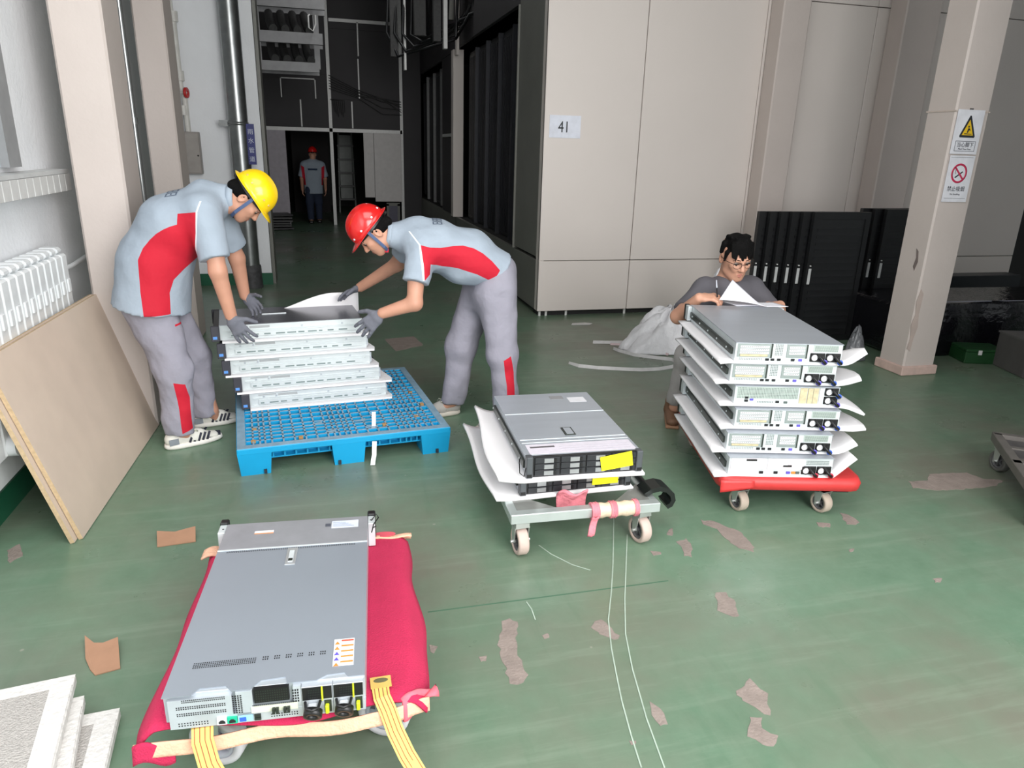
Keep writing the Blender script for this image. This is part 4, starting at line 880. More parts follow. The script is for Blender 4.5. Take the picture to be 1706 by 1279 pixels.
MB().sheet(lambda u, v: (-.345 + .16 * u, -.477 - .004 * v, .19 - .062 * v * (1 - .4 * u)), 8, 4, .004).build('wrap_fold', red_wrap, e)
MB().bx(-.30, .30, -.42, .42, .112, .131).build('under_frame', blackpl, e)
for (x, y, yw) in ((-.22, -.405, .35), (.185, -.405, .42), (-.24, .38, .2), (.24, .38, .3)): caster(e, x, y, .052, .045, yw, .113, mat('tyre_worn', (176, 162, 148), .7, var=.1), mat('hub_dark', (92, 92, 94), .5))
# two loose spacer pieces on that platform, left side
# trolley at the right edge
e = empty('frame_trolley', (3.62, 2.42, 0), -.62, 'dark frame trolley cut off at the right edge', 'trolley')
fd = mat('dull_frame', (112, 108, 104), .5, .3, var=.1)
for x in (-.3, .3): MB().bx(x - .022, x + .022, -.42, .42, .15, .20, b=.003).build('side_bar', fd, e)
for y in (-.42, 0, .42): MB().bx(-.32, .32, y - .022, y + .022, .15, .20, b=.003).build('cross_bar', fd, e)
MB().bx(-.27, .27, -.39, .39, .165, .178).build('deck_sheet', mat('deck_dark', (92, 90, 90), .5, .4), e)
for k in range(4): MB().bx(-.27, .27, -.3 + .18 * k, -.27 + .18 * k, .178, .186).build('deck_rib', fd, e)
for (x, y) in ((-.27, -.36), (.27, -.36), (-.27, .36), (.27, .36)): caster(e, x, y, .06, .045, .5, .151, mat('tyre_dark', (88, 88, 84), .7), mat('hub_dark', (92, 92, 94), .5))

# ================================================================== BLUE PALLET
e = empty('plastic_pallet', (0.007, 4.24, 0), .105, 'bright blue plastic pallet with a square grid deck', 'pallet')
pb = mat('pallet_blue', (14, 156, 208), .42, var=.06, scale=6); pg = mat('pallet_worn_top', (128, 158, 178), .6, var=.14, scale=16)
PX, PY, PT = .565, .60, .155
fr = MB()
for s_ in (-1, 1):
    fr.bx(-PX, PX, s_ * PY - (.05 if s_ > 0 else 0), s_ * PY + (.05 if s_ < 0 else 0), .118, PT - .003, b=.004); fr.bx(s_ * PX - (.05 if s_ > 0 else 0), s_ * PX + (.05 if s_ < 0 else 0), -PY + .05, PY - .05, .118, PT - .003, b=.004)
fr.build('rim', pb, e)
tp = MB()
for s_ in (-1, 1):
    tp.bx(-PX + .004, PX - .004, s_ * (PY - .025) - .021, s_ * (PY - .025) + .021, PT - .003, PT); tp.bx(s_ * (PX - .025) - .021, s_ * (PX - .025) + .021, -PY + .045, PY - .045, PT - .003, PT)
tp.build('worn_rim_top', pg, e)
xs, ys = [], []
x = -PX + .05
k = 0
pitch = [.034, .034, .026, .034, .058, .058, .058, .058, .058, .034, .026, .034, .026, .034, .058, .058, .058, .058, .034, .026, .034, .026, .034, .034]
for p_ in pitch:
    x += p_
    if x < PX - .05: xs.append(x)
y = -PY + .05
py_ = [1.45 * q_ for q_ in [.036, .036, .036, .030, .036, .05, .05, .05, .036, .03, .036, .03, .036, .05, .05, .05, .05, .036, .036, .03, .036, .036]]
for p_ in py_:
    y += p_
    if y < PY - .05: ys.append(y)
gr = MB(); gt = MB()
for x in xs: gr.bx(x - .0045, x + .0045, -PY + .05, PY - .05, .075, PT - .003); gt.bx(x - .0045, x + .0045, -PY + .05, PY - .05, PT - .003, PT - .001)
for y in ys: gr.bx(-PX + .05, PX - .05, y - .006, y + .006, .075, PT - .003); gt.bx(-PX + .05, PX - .05, y - .006, y + .006, PT - .003, PT - .001)
gr.build('deck_grid', pb, e); gt.build('worn_grid_top', pg, e)
MB().bx(-PX + .05, PX - .05, -PY + .05, PY - .05, .068, .075).build('deck_web', pb, e)
for x in (-PX + .085, 0, PX - .085):
    for y in (-PY + .085, 0, PY - .085):
        wd = .17 if x else .18
        ft = MB(); n = 4
        lo = [(x + sx * (wd / 2 - .012), y + sy * .075, 0) for sx, sy in ((-1, -1), (1, -1), (1, 1), (-1, 1))]; hi = [(x + sx * wd / 2, y + sy * .085, .13) for sx, sy in ((-1, -1), (1, -1), (1, 1), (-1, 1))]
        ft.add(lo + hi, [(3, 2, 1, 0), (4, 5, 6, 7)] + [(i, (i + 1) % 4, 4 + (i + 1) % 4, 4 + i) for i in range(4)])
        f_ = ft.build('foot', pb, e)
        MB().bx(x + (.04 if x < 0 else (-.06 if x == 0 else 0)), x + (.055 if x < 0 else (-.045 if x == 0 else .015)), y - .0865, y - .07, 0.006, .028).build('drain_slot', mat('slot_shadow', (40, 50, 60), .8), f_)
        if y == -PY + .085: pass
for (x, y) in ((-.48, -.50), (-.24, -.51), (.22, -.45), (.42, -.38), (-.47, -.33), (.50, -.18), (.48, .05)):
    MB().bx(x - .011, x + .011, y - .011, y + .011, PT - .012, PT + .001).build('grip_plug', mat('grip_plug_tan', (176, 136, 88), .8), e)
for (x, y) in ((-.14, -.33), (.10, -.35), (-.08, -.47), (.14, -.46)):
    MB().prism([(x - .03, y - .015), (x + .03, y - .015), (x + .03, y + .02)], PT - .004, PT).build('logo_web', pg, e)
tag(MB().ribbon([(.215, 3.80, .235), (.214, 3.795, .19), (.212, 3.79, .15), (.208, 3.788, .14)], (1, 0, 0), .022, .002).build('packing_strap', foam), 'short white strap end standing up from the pallet grid', 'strap')
tag(MB().ribbon([(.205, 3.64, .125), (.202, 3.635, .09), (.200, 3.63, .05), (.193, 3.625, .02), (.190, 3.61, .004), (.188, 3.60, .004)], (1, 0, 0), .024, .002).build('packing_strap', foam), 'white strap hanging below the pallet edge to the floor', 'strap')

# ================================================================== OTHER PROPS
mdf = mat('chipboard_face', (206, 188, 172), .6, var=.04, scale=6); mdfe = mat('chipboard_edge', (192, 168, 134), .8, var=.15, scale=60)
def lean_board(off, lab, h=.84, y0=0.0, y1=1.36, th=.018):
    o = MB(); o.bx(-th / 2, th / 2, y0, y1, 0, h, 0); 
    me = o.mesh('board', [mdf, mdfe])
    for p in me.polygons:
        if abs(p.normal.x) < .5: p.material_index = 1
    q = link('chipboard_panel', me); q.location = (-1.085 + off[0], 3.07 + off[1], 0.0 + th * .1)
    q.rotation_euler = Euler((0, -math.atan2(.225, .80), -.035), 'XYZ'); return tag(q, lab, 'board', 'chipboard panels')
lean_board((0, .01), 'front beige chipboard panel leaning on the radiator')
lean_board((-.024, -.02), 'rear beige chipboard panel, only its edge showing behind the front one')
kraft = mat('kraft_cardboard', (170, 130, 104), .8, var=.05, scale=20)
def scrap(poly, lift, lab):
    o = MB(); n = len(poly); cx = sum(p[0] for p in poly) / n; cy = sum(p[1] for p in poly) / n
    o.prism([(p[0] - cx, p[1] - cy) for p in poly], .001, .005, fn=lambda x, y, z: (x, y, z + lift * max(0, y + .05) ** 1.0)); q = o.build('cardboard_scrap', kraft); q.location = (cx, cy, 0); return tag(q, lab, 'cardboard')
scrap([(-.757, 2.944), (-.607, 2.958), (-.620, 3.052), (-.65, 3.045), (-.70, 3.030), (-.775, 3.045)], .25, 'flat strip of brown cardboard on the floor beyond the red cloth')
scrap([(-.812, 2.185), (-.79, 2.155), (-.72, 2.172), (-.759, 2.318), (-.80, 2.30), (-.83, 2.305), (-.868, 2.345), (-.84, 2.24)], .15, 'torn square of brown cardboard near the white fibre boards')
fib = mat('white_fibre_board', (180, 176, 172), .95, var=.10, scale=70, bump=.6, bscale=160); fibe = mat('fibre_board_edge', (212, 210, 207), .95, var=.06, scale=40, bump=.3, bscale=60)
def fibre(x1, y1, z, yaw, lab, tilt=.0):
    o = MB(); o.bx(-.75, 0, -.85, 0, 0, .032, b=.006); me = o.mesh('fibre_board', [fib, fibe])
    for p in me.polygons:
        if p.normal.z < .9 : p.material_index = 1
    q = link('fibre_board', me); q.location = (x1, y1, z); q.rotation_euler = (0, tilt, yaw)
    bd = MB(); bd.bx(-.75, 0, -.05, -.003, .0322, .0332); bd.bx(-.06, -.003, -.85, -.05, .0322, .0332); bd.build('pale_border', fibe, q)
    return tag(q, lab, 'board', 'white fibre boards')
fibre(-.665, 1.95, .002, .08, 'lowest white fibre board, jutting out furthest right')
fibre(-.765, 1.985, .036, .16, 'middle white fibre board of the three in the corner')
fibre(-.80, 2.045, .070, .13, 'topmost white fibre board with a grey textured face')

# loose rack doors standing against the pillars
pdm = mat('black_door_mesh', (24, 25, 27), .5, var=.2, scale=30)
def rack_door(loc, wd, h, yaw, lab, grp, hx):
    e = empty('rack_door', loc, yaw, lab, 'rack door', grp)
    fr_ = MB(); fr_.bx(-wd / 2, -wd / 2 + .05, -.02, .02, 0, h); fr_.bx(wd / 2 - .05, wd / 2, -.02, .02, 0, h); fr_.bx(-wd / 2 + .05, wd / 2 - .05, -.02, .02, 0, .06); fr_.bx(-wd / 2 + .05, wd / 2 - .05, -.02, .02, h - .06, h); fr_.build('frame', black_rack, e)
    pn = MB().bx(-wd / 2 + .05, wd / 2 - .05, -.006, .006, .06, h - .06).build('mesh_panel', pdm, e)
    sl = MB()
    for k in range(16): sl.bx(-wd / 2 + .06, wd / 2 - .06, -.011, -.006, .09 + k * (h - .2) / 16, .115 + k * (h - .2) / 16)
    sl.build('louvre', black_rack, pn)
    hd = MB().bx(-wd / 2 + hx, -wd / 2 + hx + .026, -.032, -.02, h * .46, h * .58, b=.003).build('handle', mat('handle_pale', (190, 192, 192), .4), e)
    MB().cyl((-wd / 2 + hx + .013, -.03, h * .60), (-wd / 2 + hx + .013, -.02, h * .60), .006, n=8).build('lock', alu, hd)
    return e
for k in range(6):
    rack_door((4.50 - .075 * k + .01, 5.62 + .055 * k, 0), .60 - .0 * k, 1.19 - .004 * k, .02, 'black louvred rack door, %s of the left stack' % ['front-most', 'second', 'third', 'fourth', 'fifth', 'rear-most'][k], 'rack doors left of the signed pillar', .012 if k else .018)
for k in range(3):
    rack_door((5.46 - .09 * k, 5.85 + .055 * k, 0), .60, 1.20, .05, 'black rack door, %s of the stack behind the signed pillar' % ['front-most', 'middle', 'rear-most'][k], 'rack doors behind the signed pillar', .02)

# dark clutter at right
wrapm = mat('black_plastic_wrap', (16, 15, 20), .18, var=.2, scale=10, bump=.5, bscale=14)
e = empty('wrapped_pallet_load', (5.75, 5.42, 0), -.05, 'low load wrapped in glossy black plastic behind the signed pillar', 'wrapped load')
MB().sheet(lambda u, v: (-.95 + 2.1 * u, -.42 + .03 * math.sin(u * 20) - .06 * v * (1 - v), .47 * (1 - v) + .012 * math.sin(u * 17)), 40, 10, .02).build('wrap_front', wrapm, e)
MB().bx(-.95, 1.15, -.40, .35, 0.01, .455, b=.02).build('load', wrapm, e)
MB().tube([(-.95, -.42, .475), (-.3, -.425, .48), (.3, -.42, .478), (1.15, -.42, .485)], .004, 5).build('torn_edge', mat('clear_film_edge', (160, 160, 172), .2), e)
e = empty('long_steel_beam', (6.1, 6.2, 0), 0, 'dark blue-black beam lying behind the wrapped load', 'beam')
MB().bx(-.75, 1.2, -.1, .1, .30, .50, b=.008).build('beam', mat('beam_dark', (20, 24, 30), .4), e)
for x in (-.6, 1.0): MB().bx(x - .05, x + .05, -.09, .09, 0, .30).build('block', blackpl, e)
e = empty('grey_carton', (5.66, 4.42, 0), -.28, 'dark grey carton at the right edge beyond the green box', 'box')
MB().bx(-.22, .3, -.2, .2, 0, .29, b=.006).build('body', mat('dark_grey_carton', (84, 82, 80), .8), e); MB().bx(-.225, .305, -.205, .205, .285, .30).build('lid', mat('dark_grey_lid', (92, 90, 88), .8), e)
e = empty('green_toolbox', (5.50, 4.80, 0), -.3, 'small dark green box beside the dark grey carton', 'box')
MB().bx(-.2, .14, -.13, .13, 0, .10, b=.006).build('body', mat('toolbox_green', (26, 70, 34), .5), e); MB().bx(-.2, .14, -.13, .13, .101, .125, b=.005).build('lid', mat('toolbox_green', (26, 70, 34), .5), e)
for x in (-.1, .06): MB().bx(x, x + .03, -.137, -.13, .08, .12).build('latch', alu, e)
clear = mat('crumpled_clear_film', (214, 216, 220), .25, alpha=.55, bump=.6, bscale=24)
def crumple(name, loc, sx, sy, h, lab, cat, m, seed, nu=26, nv=26, rough=.35):
    rnd = random.Random(seed); ph = [rnd.uniform(0, 6.28) for _ in range(12)]
    def f(u, v):
        a = u * 2 * math.pi; r = .02 + v; zz = h * (1 - v ** 1.7)
        n1 = math.sin(3 * a + ph[0]) * math.sin(5 * v + ph[1]) + .6 * math.sin(7 * a + ph[2] + 6 * v) + .5 * math.sin(11 * a + ph[3] - 9 * v) + .4 * math.sin(17 * a + ph[4] + 13 * v)
        k = 1 + .11 * n1 * rough * 2.2
        return (sx * r * math.cos(a) * k, sy * r * math.sin(a) * k, max(.004, zz * (1 + .16 * n1 * rough * 2)))
    o = MB().sheet(f, nu * 2, nv, .003).build(name, m); o.location = loc
    return tag(o, lab, cat)
film = mat('white_plastic_film', (226, 225, 228), .35, var=.06, scale=9, bump=.7, bscale=16)
crumple('plastic_film', (2.93, 5.62, 0), .46, .26, .34, 'heap of crumpled white plastic film by the cream enclosure', 'plastic film', film, 2)
crumple('plastic_film', (3.30, 5.30, 0), .36, .24, .46, 'taller heap of white plastic film behind the crouching man', 'plastic film', film, 5)
crumple('plastic_film', (3.24, 5.36, .38), .14, .14, .36, 'peak of white plastic film just behind the crouching man\'s shoulder', 'plastic film', film, 9)
crumple('plastic_scrap', (4.38, 5.02, 0), .09, .08, .26, 'crumpled clear plastic scrap left of the signed pillar', 'plastic scrap', mat('grey_film', (110, 112, 116), .3, bump=.6, bscale=20), 4, 16, 14)
tapem = mat('white_strapping', (206, 204, 204), .5, var=.08, scale=20)
tag(MB().ribbon([(1.87, 5.27, .006), (1.92, 5.17, .012), (2.05, 5.08, .016), (2.22, 5.02, .016), (2.38, 4.98, .014), (2.53, 4.97, .016), (2.66, 5.0, .02), (2.74, 5.06, .03), (2.73, 5.16, .03), (2.62, 5.28, .02), (2.5, 5.4, .012), (2.42, 5.55, .012), (2.40, 5.62, .012)], (0, .5, .85), .028, .0015).build('packing_band', tapem), 'white packing band looping on the floor', 'band')
tag(MB().ribbon([(2.30, 5.86, .01), (2.42, 5.76, .03), (2.6, 5.78, .02), (2.8, 5.82, .015), (2.95, 5.8, .015)], (0, .7, .7), .03, .0015).build('packing_band', tapem), 'white packing band end pointing at the plastic heap', 'band')
tag(MB().ribbon([(2.42, 5.74, .02), (2.55, 5.66, .03), (2.70, 5.55, .02), (2.75, 5.45, .012), (2.8, 5.36, .012)], (0, .7, .7), .022, .0015).build('packing_band', mat('pinkish_band', (196, 176, 178), .6)), 'thin pinkish packing band between the loop and the plastic heap', 'band')
tag(MB().prism([(2.33, 6.55), (2.52, 6.53), (2.56, 6.57), (2.50, 6.62), (2.36, 6.61)], .0015, .006).build('paper_scrap', tapem), 'small pale scrap by the enclosure\'s corner foot', 'scrap')

# ================================================================== PEOPLE
# smooth surfaces grown from tapered limbs (blended distance field -> surface nets), one continuous mesh per body / garment
V3 = lambda p: np.array(p, dtype=np.float64)
def seg(p0, p1, a0, a1=None, b0=None, b1=None, side=None, k=.02, flat0=False, flat1=False, op='add'):
    a1 = a0 if a1 is None else a1; b0 = a0 if b0 is None else b0; b1 = a1 if b1 is None else b1
    return dict(p0=V3(p0), p1=V3(p1), a0=a0, a1=a1, b0=b0, b1=b1, side=None if side is None else V3(side), k=k, f0=flat0, f1=flat1, op=op)
def ell(c, rx, ry, rz, X=(1, 0, 0), Z=(0, 0, 1), k=.02, op='add'):
    return dict(c=V3(c), r=(rx, ry, rz), X=V3(X), Z=V3(Z), k=k, op=op)
def sdf_prim(q, P):
    if 'c' in q:
        X = q['X'] / np.linalg.norm(q['X']); Z = q['Z'] - X * q['Z'].dot(X); Z /= np.linalg.norm(Z); Y_ = np.cross(Z, X)
        d = P - q['c']; r = q['r']
        u = np.sqrt((d @ X / r[0]) ** 2 + (d @ Y_ / r[1]) ** 2 + (d @ Z / r[2]) ** 2) + 1e-9
        g_ = np.sqrt((d @ X / r[0] ** 2) ** 2 + (d @ Y_ / r[1] ** 2) ** 2 + (d @ Z / r[2] ** 2) ** 2) + 1e-9
        return u * (u - 1) / g_
    ax = q['p1'] - q['p0']; Ln = np.linalg.norm(ax) + 1e-9; ax = ax / Ln
    s_ = q['side']
    if s_ is None:
        s_ = np.cross(ax, V3((.3, .5, .81))); 
    s_ = s_ - ax * s_.dot(ax); s_ = s_ / (np.linalg.norm(s_) + 1e-9); t_ = np.cross(ax, s_)
    d = P - q['p0']; al = d @ ax; tt = np.clip(al / Ln, 0, 1)
    ex = al - tt * Ln
    a = q['a0'] + (q['a1'] - q['a0']) * tt; b = q['b0'] + (q['b1'] - q['b0']) * tt
    ds = d @ s_; dt = d @ t_
    m_ = np.minimum(a, b)
    e2 = ex.copy()
    if q['f0']: e2 = np.where(ex < 0, 0, e2)
    if q['f1']: e2 = np.where(ex > 0, 0, e2)
    u = np.sqrt((ds / a) ** 2 + (dt / b) ** 2 + (e2 / m_) ** 2) + 1e-9
    g_ = np.sqrt((ds / a ** 2) ** 2 + (dt / b ** 2) ** 2 + (e2 / m_ ** 2) ** 2) + 1e-9
    D = u * (u - 1) / g_
    if q['f0']: D = np.maximum(D, -al)
    if q['f1']: D = np.maximum(D, al - Ln)
    return D
def bounds(q, pad):
    if 'c' in q: r = max(q['r']); return q['c'] - r - pad, q['c'] + r + pad
    r = max(q['a0'], q['a1'], q['b0'], q['b1']); return np.minimum(q['p0'], q['p1']) - r - pad, np.maximum(q['p0'], q['p1']) + r + pad
def grow(prims, vox, disp=None):
    lo = np.min([bounds(q, .01)[0] for q in prims if q['op'] == 'add'], axis=0) - 3 * vox
    hi = np.max([bounds(q, .01)[1] for q in prims if q['op'] == 'add'], axis=0) + 3 * vox
    n = np.ceil((hi - lo) / vox).astype(int) + 1
    D = np.full(n, .25, dtype=np.float32)
    axs = [lo[i] + vox * np.arange(n[i]) for i in range(3)]
    for q in prims:
        pad = 3 * q['k'] + 3 * vox; b0, b1 = bounds(q, pad)
        i0 = np.maximum(((b0 - lo) / vox).astype(int), 0); i1 = np.minimum(((b1 - lo) / vox).astype(int) + 2, n)
        if np.any(i1 <= i0): continue
        sl = tuple(slice(i0[i], i1[i]) for i in range(3))
        G_ = np.stack(np.meshgrid(*[axs[i][sl[i]] for i in range(3)], indexing='ij'), -1).reshape(-1, 3)
        d = sdf_prim(q, G_).reshape([i1[i] - i0[i] for i in range(3)]).astype(np.float32)
        o = D[sl]; k = q['k']
        if q['op'] == 'add':
            h = np.clip(.5 + .5 * (o - d) / k, 0, 1); D[sl] = o * (1 - h) + d * h - k * h * (1 - h)
        else:
            h = np.clip(.5 - .5 * (o + d) / k, 0, 1); D[sl] = o * (1 - h) - d * h + k * h * (1 - h)
    if disp is not None:
        m_ = np.abs(D) < .05; idx = np.argwhere(m_); P = lo + idx * vox; D[m_] += disp(P).astype(np.float32)
    # surface nets
    S = D < 0
    cnt = np.zeros(n - 1, np.int8)
    for a in (0, 1):
        for b in (0, 1):
            for c in (0, 1): cnt += S[a:n[0] - 1 + a, b:n[1] - 1 + b, c:n[2] - 1 + c].astype(np.int8)
    act = np.argwhere((cnt > 0) & (cnt < 8))
    ids = np.full(n - 1, -1, np.int64); ids[act[:, 0], act[:, 1], act[:, 2]] = np.arange(len(act))
    acc = np.zeros((len(act), 3)); ac = np.zeros(len(act))
    cor = [(a, b, c) for a in (0, 1) for b in (0, 1) for c in (0, 1)]
    for i, c0 in enumerate(cor):
        for c1 in cor[i + 1:]:
            if sum(abs(x - y) for x, y in zip(c0, c1)) != 1: continue
            A = act + np.array(c0); B = act + np.array(c1)
            da = D[A[:, 0], A[:, 1], A[:, 2]].astype(float); db = D[B[:, 0], B[:, 1], B[:, 2]].astype(float)
            m_ = (da < 0) != (db < 0)
            t_ = np.where(m_, da / np.where(m_, da - db, 1), 0)
            acc[m_] += (A + (B - A) * t_[:, None])[m_]; ac[m_] += 1
    Vt = lo + vox * acc / ac[:, None]
    quads = []
    for ax in range(3):
        o1, o2 = (ax + 1) % 3, (ax + 2) % 3
        s0 = [slice(None)] * 3; s1 = [slice(None)] * 3
        s0[ax] = slice(0, n[ax] - 1); s1[ax] = slice(1, n[ax])
        a_, b_ = S[tuple(s0)], S[tuple(s1)]
        e = np.argwhere(a_ != b_)
        e = e[(e[:, o1] > 0) & (e[:, o2] > 0) & (e[:, o1] < n[o1] - 1) & (e[:, o2] < n[o2] - 1)]
        def cell(d1, d2):
            c = e.copy(); c[:, o1] += d1; c[:, o2] += d2; return ids[c[:, 0], c[:, 1], c[:, 2]]
        Q = np.stack([cell(-1, -1), cell(0, -1), cell(0, 0), cell(-1, 0)], 1)
        fl_ = ~a_[e[:, 0], e[:, 1], e[:, 2]]; Q[fl_] = Q[fl_][:, ::-1]; quads.append(Q)
    Q = np.concatenate(quads); Q = Q[np.all(Q >= 0, axis=1)]
    return Vt, Q
def in_poly(pts, poly):
    x, y = pts[:, 0], pts[:, 1]; r = np.zeros(len(pts), bool); n = len(poly)
    for i in range(n):
        x0, y0 = poly[i]; x1, y1 = poly[(i + 1) % n]
        c = ((y0 > y) != (y1 > y)); xi = (x1 - x0) * (y - y0) / ((y1 - y0) if y1 != y0 else 1e-9) + x0; r ^= c & (x < xi)
    return r
def flesh(name, prims, vox, mats, parent, zones=(), disp=None, origin=(0, 0, 0)):
    """zones: list of (polygon in X-Z, y-test, material index): mesh is cut along the polygon so colour borders are clean"""
    Vt, Q = grow(prims, vox, disp)
    me = bpy.data.meshes.new(name); me.from_pydata((Vt - V3(origin)).tolist(), [], Q.tolist())
    for m in mats: me.materials.append(m)
    bm = bmesh.new(); bm.from_mesh(me)
    O = V3(origin)
    for poly, ytest, mi in zones:
        for i in range(len(poly)):
            (x0, z0), (x1, z1) = poly[i], poly[(i + 1) % len(poly)]
            lx, hx, lz, hz = min(x0, x1) - .03, max(x0, x1) + .03, min(z0, z1) - .03, max(z0, z1) + .03
            fs = [f for f in bm.faces if (lambda c: lx <= c.x + O[0] <= hx and lz <= c.z + O[2] <= hz and ytest(c.y + O[1]))(f.calc_center_median())]
            geom = list({e_ for f in fs for e_ in f.edges}) + list({v for f in fs for v in f.verts}) + fs
            nn = Vector((z1 - z0, 0, -(x1 - x0)))
            if nn.length < 1e-6 or not fs: continue
            bmesh.ops.bisect_plane(bm, geom=geom, plane_co=Vector((x0 - O[0], -O[1], z0 - O[2])), plane_no=nn.normalized(), dist=1e-5)
        C_ = np.array([tuple(f.calc_center_median()) for f in bm.faces]) + O
        ins = in_poly(C_[:, [0, 2]], poly)
        for f, k, yv in zip(bm.faces, ins, C_[:, 1]):
            if k and ytest(yv): f.material_index = mi
    for f in bm.faces: f.smooth = True
    bmesh.ops.recalc_face_normals(bm, faces=bm.faces[:])
    bm.to_mesh(me); bm.free()
    return link(name, me, parent)

skin = mat('skin', (198, 146, 122), .5, var=.05, scale=14); skin_d = mat('skin_tan', (200, 150, 126), .5, var=.06, scale=14)
hair_m = mat('black_hair', (9, 8, 8), .8, var=.3, scale=60, bump=.3, bscale=180, spec=.15)
lip_m = mat('lips', (184, 120, 106), .5); eye_w = mat('eye_white', (176, 160, 150), .3); iris_m = mat('iris_dark', (30, 22, 18), .2)
shirt_m = mat('pale_blue_grey_polo', (158, 170, 183), .85, var=.03, scale=9, bump=.55, bscale=9); shirt_red = mat('shirt_red_panel', (194, 20, 46), .8, var=.04, scale=9, bump=.5, bscale=9)
trous_m = mat('lilac_grey_trousers', (148, 146, 158), .85, var=.03, scale=9, bump=.7, bscale=10); piping = mat('white_piping', (226, 230, 236), .7)
glove_m = mat('grey_knit_glove', (112, 114, 124), .9, var=.06, scale=40, bump=.3, bscale=320)
hel_y = mat('helmet_yellow', (248, 208, 12), .28, var=.03, scale=8, coat=.4); hel_r = mat('helmet_red', (214, 26, 26), .22, var=.03, scale=8, coat=.6)
strap_blue = mat('blue_chin_strap', (74, 92, 128), .7)

def frame(fwd, up):
    f = V3(fwd); f /= np.linalg.norm(f); u = V3(up); u = u - f * u.dot(f); u /= np.linalg.norm(u); return np.cross(f, u), f, u      # right, forward, up
def head_prims(c, fwd, up, sc=1.0):
    r, f, u = frame(fwd, up); c = V3(c)
    T = lambda x, y, z: c + sc * (r * x + f * y + u * z)
    E_ = lambda x, y, z, rx, ry, rz, k=.02, op='add': ell(T(x, y, z), rx * sc, ry * sc, rz * sc, r, u, k, op)
    P = [E_(0, -.012, .045, .074, .094, .082), E_(0, .022, -.022, .064, .070, .085, .03), E_(0, .040, -.075, .043, .045, .034, .03), E_(0, .066, -.096, .020, .018, .014, .02),
         seg(T(-.042, .018, -.062), T(-.016, .060, -.09), .022 * sc, .017 * sc, k=.02), seg(T(.042, .018, -.062), T(.016, .060, -.09), .022 * sc, .017 * sc, k=.02),
         seg(T(-.04, .068, -.012), T(-.03, .074, -.03), .018 * sc, .014 * sc, k=.02), seg(T(.04, .068, -.012), T(.03, .074, -.03), .018 * sc, .014 * sc, k=.02),
         seg(T(-.034, .080, .022), T(.034, .080, .022), .012 * sc, .012 * sc, k=.015),
         seg(T(0, .086, .012), T(0, .106, -.026), .0085 * sc, .0125 * sc, k=.010), ell(T(-.011, .097, -.030), .009 * sc, .009 * sc, .007 * sc, r, u, .006), ell(T(.011, .097, -.030), .009 * sc, .009 * sc, .007 * sc, r, u, .006),
         seg(T(-.016, .083, -.058), T(.016, .083, -.058), .007 * sc, k=.006), seg(T(-.013, .081, -.068), T(.013, .081, -.068), .0075 * sc, k=.006),
         E_(-.074, -.012, -.004, .009, .020, .032, .008), E_(.074, -.012, -.004, .009, .020, .032, .008), E_(-.080, -.008, -.002, .006, .010, .018, .006, 'sub'), E_(.080, -.008, -.002, .006, .010, .018, .006, 'sub'),
         E_(-.031, .094, .004, .016, .012, .010, .012, 'sub'), E_(.031, .094, .004, .016, .012, .010, .012, 'sub'), E_(0, .094, -.063, .017, .006, .0022, .003, 'sub')]
    return P, T, (r, f, u)
def face_parts(T, axes, sc, parent, closed=False):
    r, f, u = axes
    for s_ in (-1, 1):
        ey = MB(); c = Vector(T(s_ * .031, .076, .004))
        def ball(rad, cc, mi, n=12):
            vs = []; fs = []
            for i in range(n // 2 + 1):
                th = math.pi * i / (n // 2)
                for j in range(n): ph = 2 * math.pi * j / n; vs.append(cc + Vector((math.sin(th) * math.cos(ph), math.sin(th) * math.sin(ph), math.cos(th))) * rad)
            for i in range(n // 2):
                for j in range(n): fs.append((i * n + j, i * n + (j + 1) % n, (i + 1) * n + (j + 1) % n, (i + 1) * n + j))
            ey.add(vs, fs, mi, True)
        ball(.0125 * sc, c, 0); ball(.006 * sc, Vector(T(s_ * .031, .0845, -.001)), 1)
        ey.build('eye', [eye_w, iris_m], parent)
        MB().tube([Vector(T(s_ * .018, .0905, .0025)), Vector(T(s_ * .031, .0915, .0065)), Vector(T(s_ * .046, .083, .002))], .0022 * sc, 6).build('eyelid', iris_m, parent)
        MB().tube([Vector(T(s_ * .014, .092, .024)), Vector(T(s_ * .032, .090, .029)), Vector(T(s_ * .05, .078, .023))], [.002 * sc, .003 * sc, .0012 * sc], 6).build('eyebrow', hair_m, parent)
    MB().tube([Vector(T(-.021, .084, -.063)), Vector(T(-.010, .0895, -.0585)), Vector(T(0, .0915, -.0595)), Vector(T(.010, .0895, -.0585)), Vector(T(.021, .084, -.063))], [.002, .0045 * sc, .005 * sc, .0045 * sc, .002], 8).build('upper_lip', lip_m, parent)
    MB().tube([Vector(T(-.019, .083, -.066)), Vector(T(0, .0905, -.0705)), Vector(T(.019, .083, -.066))], [.002, .0058 * sc, .002], 8).build('lower_lip', lip_m, parent)
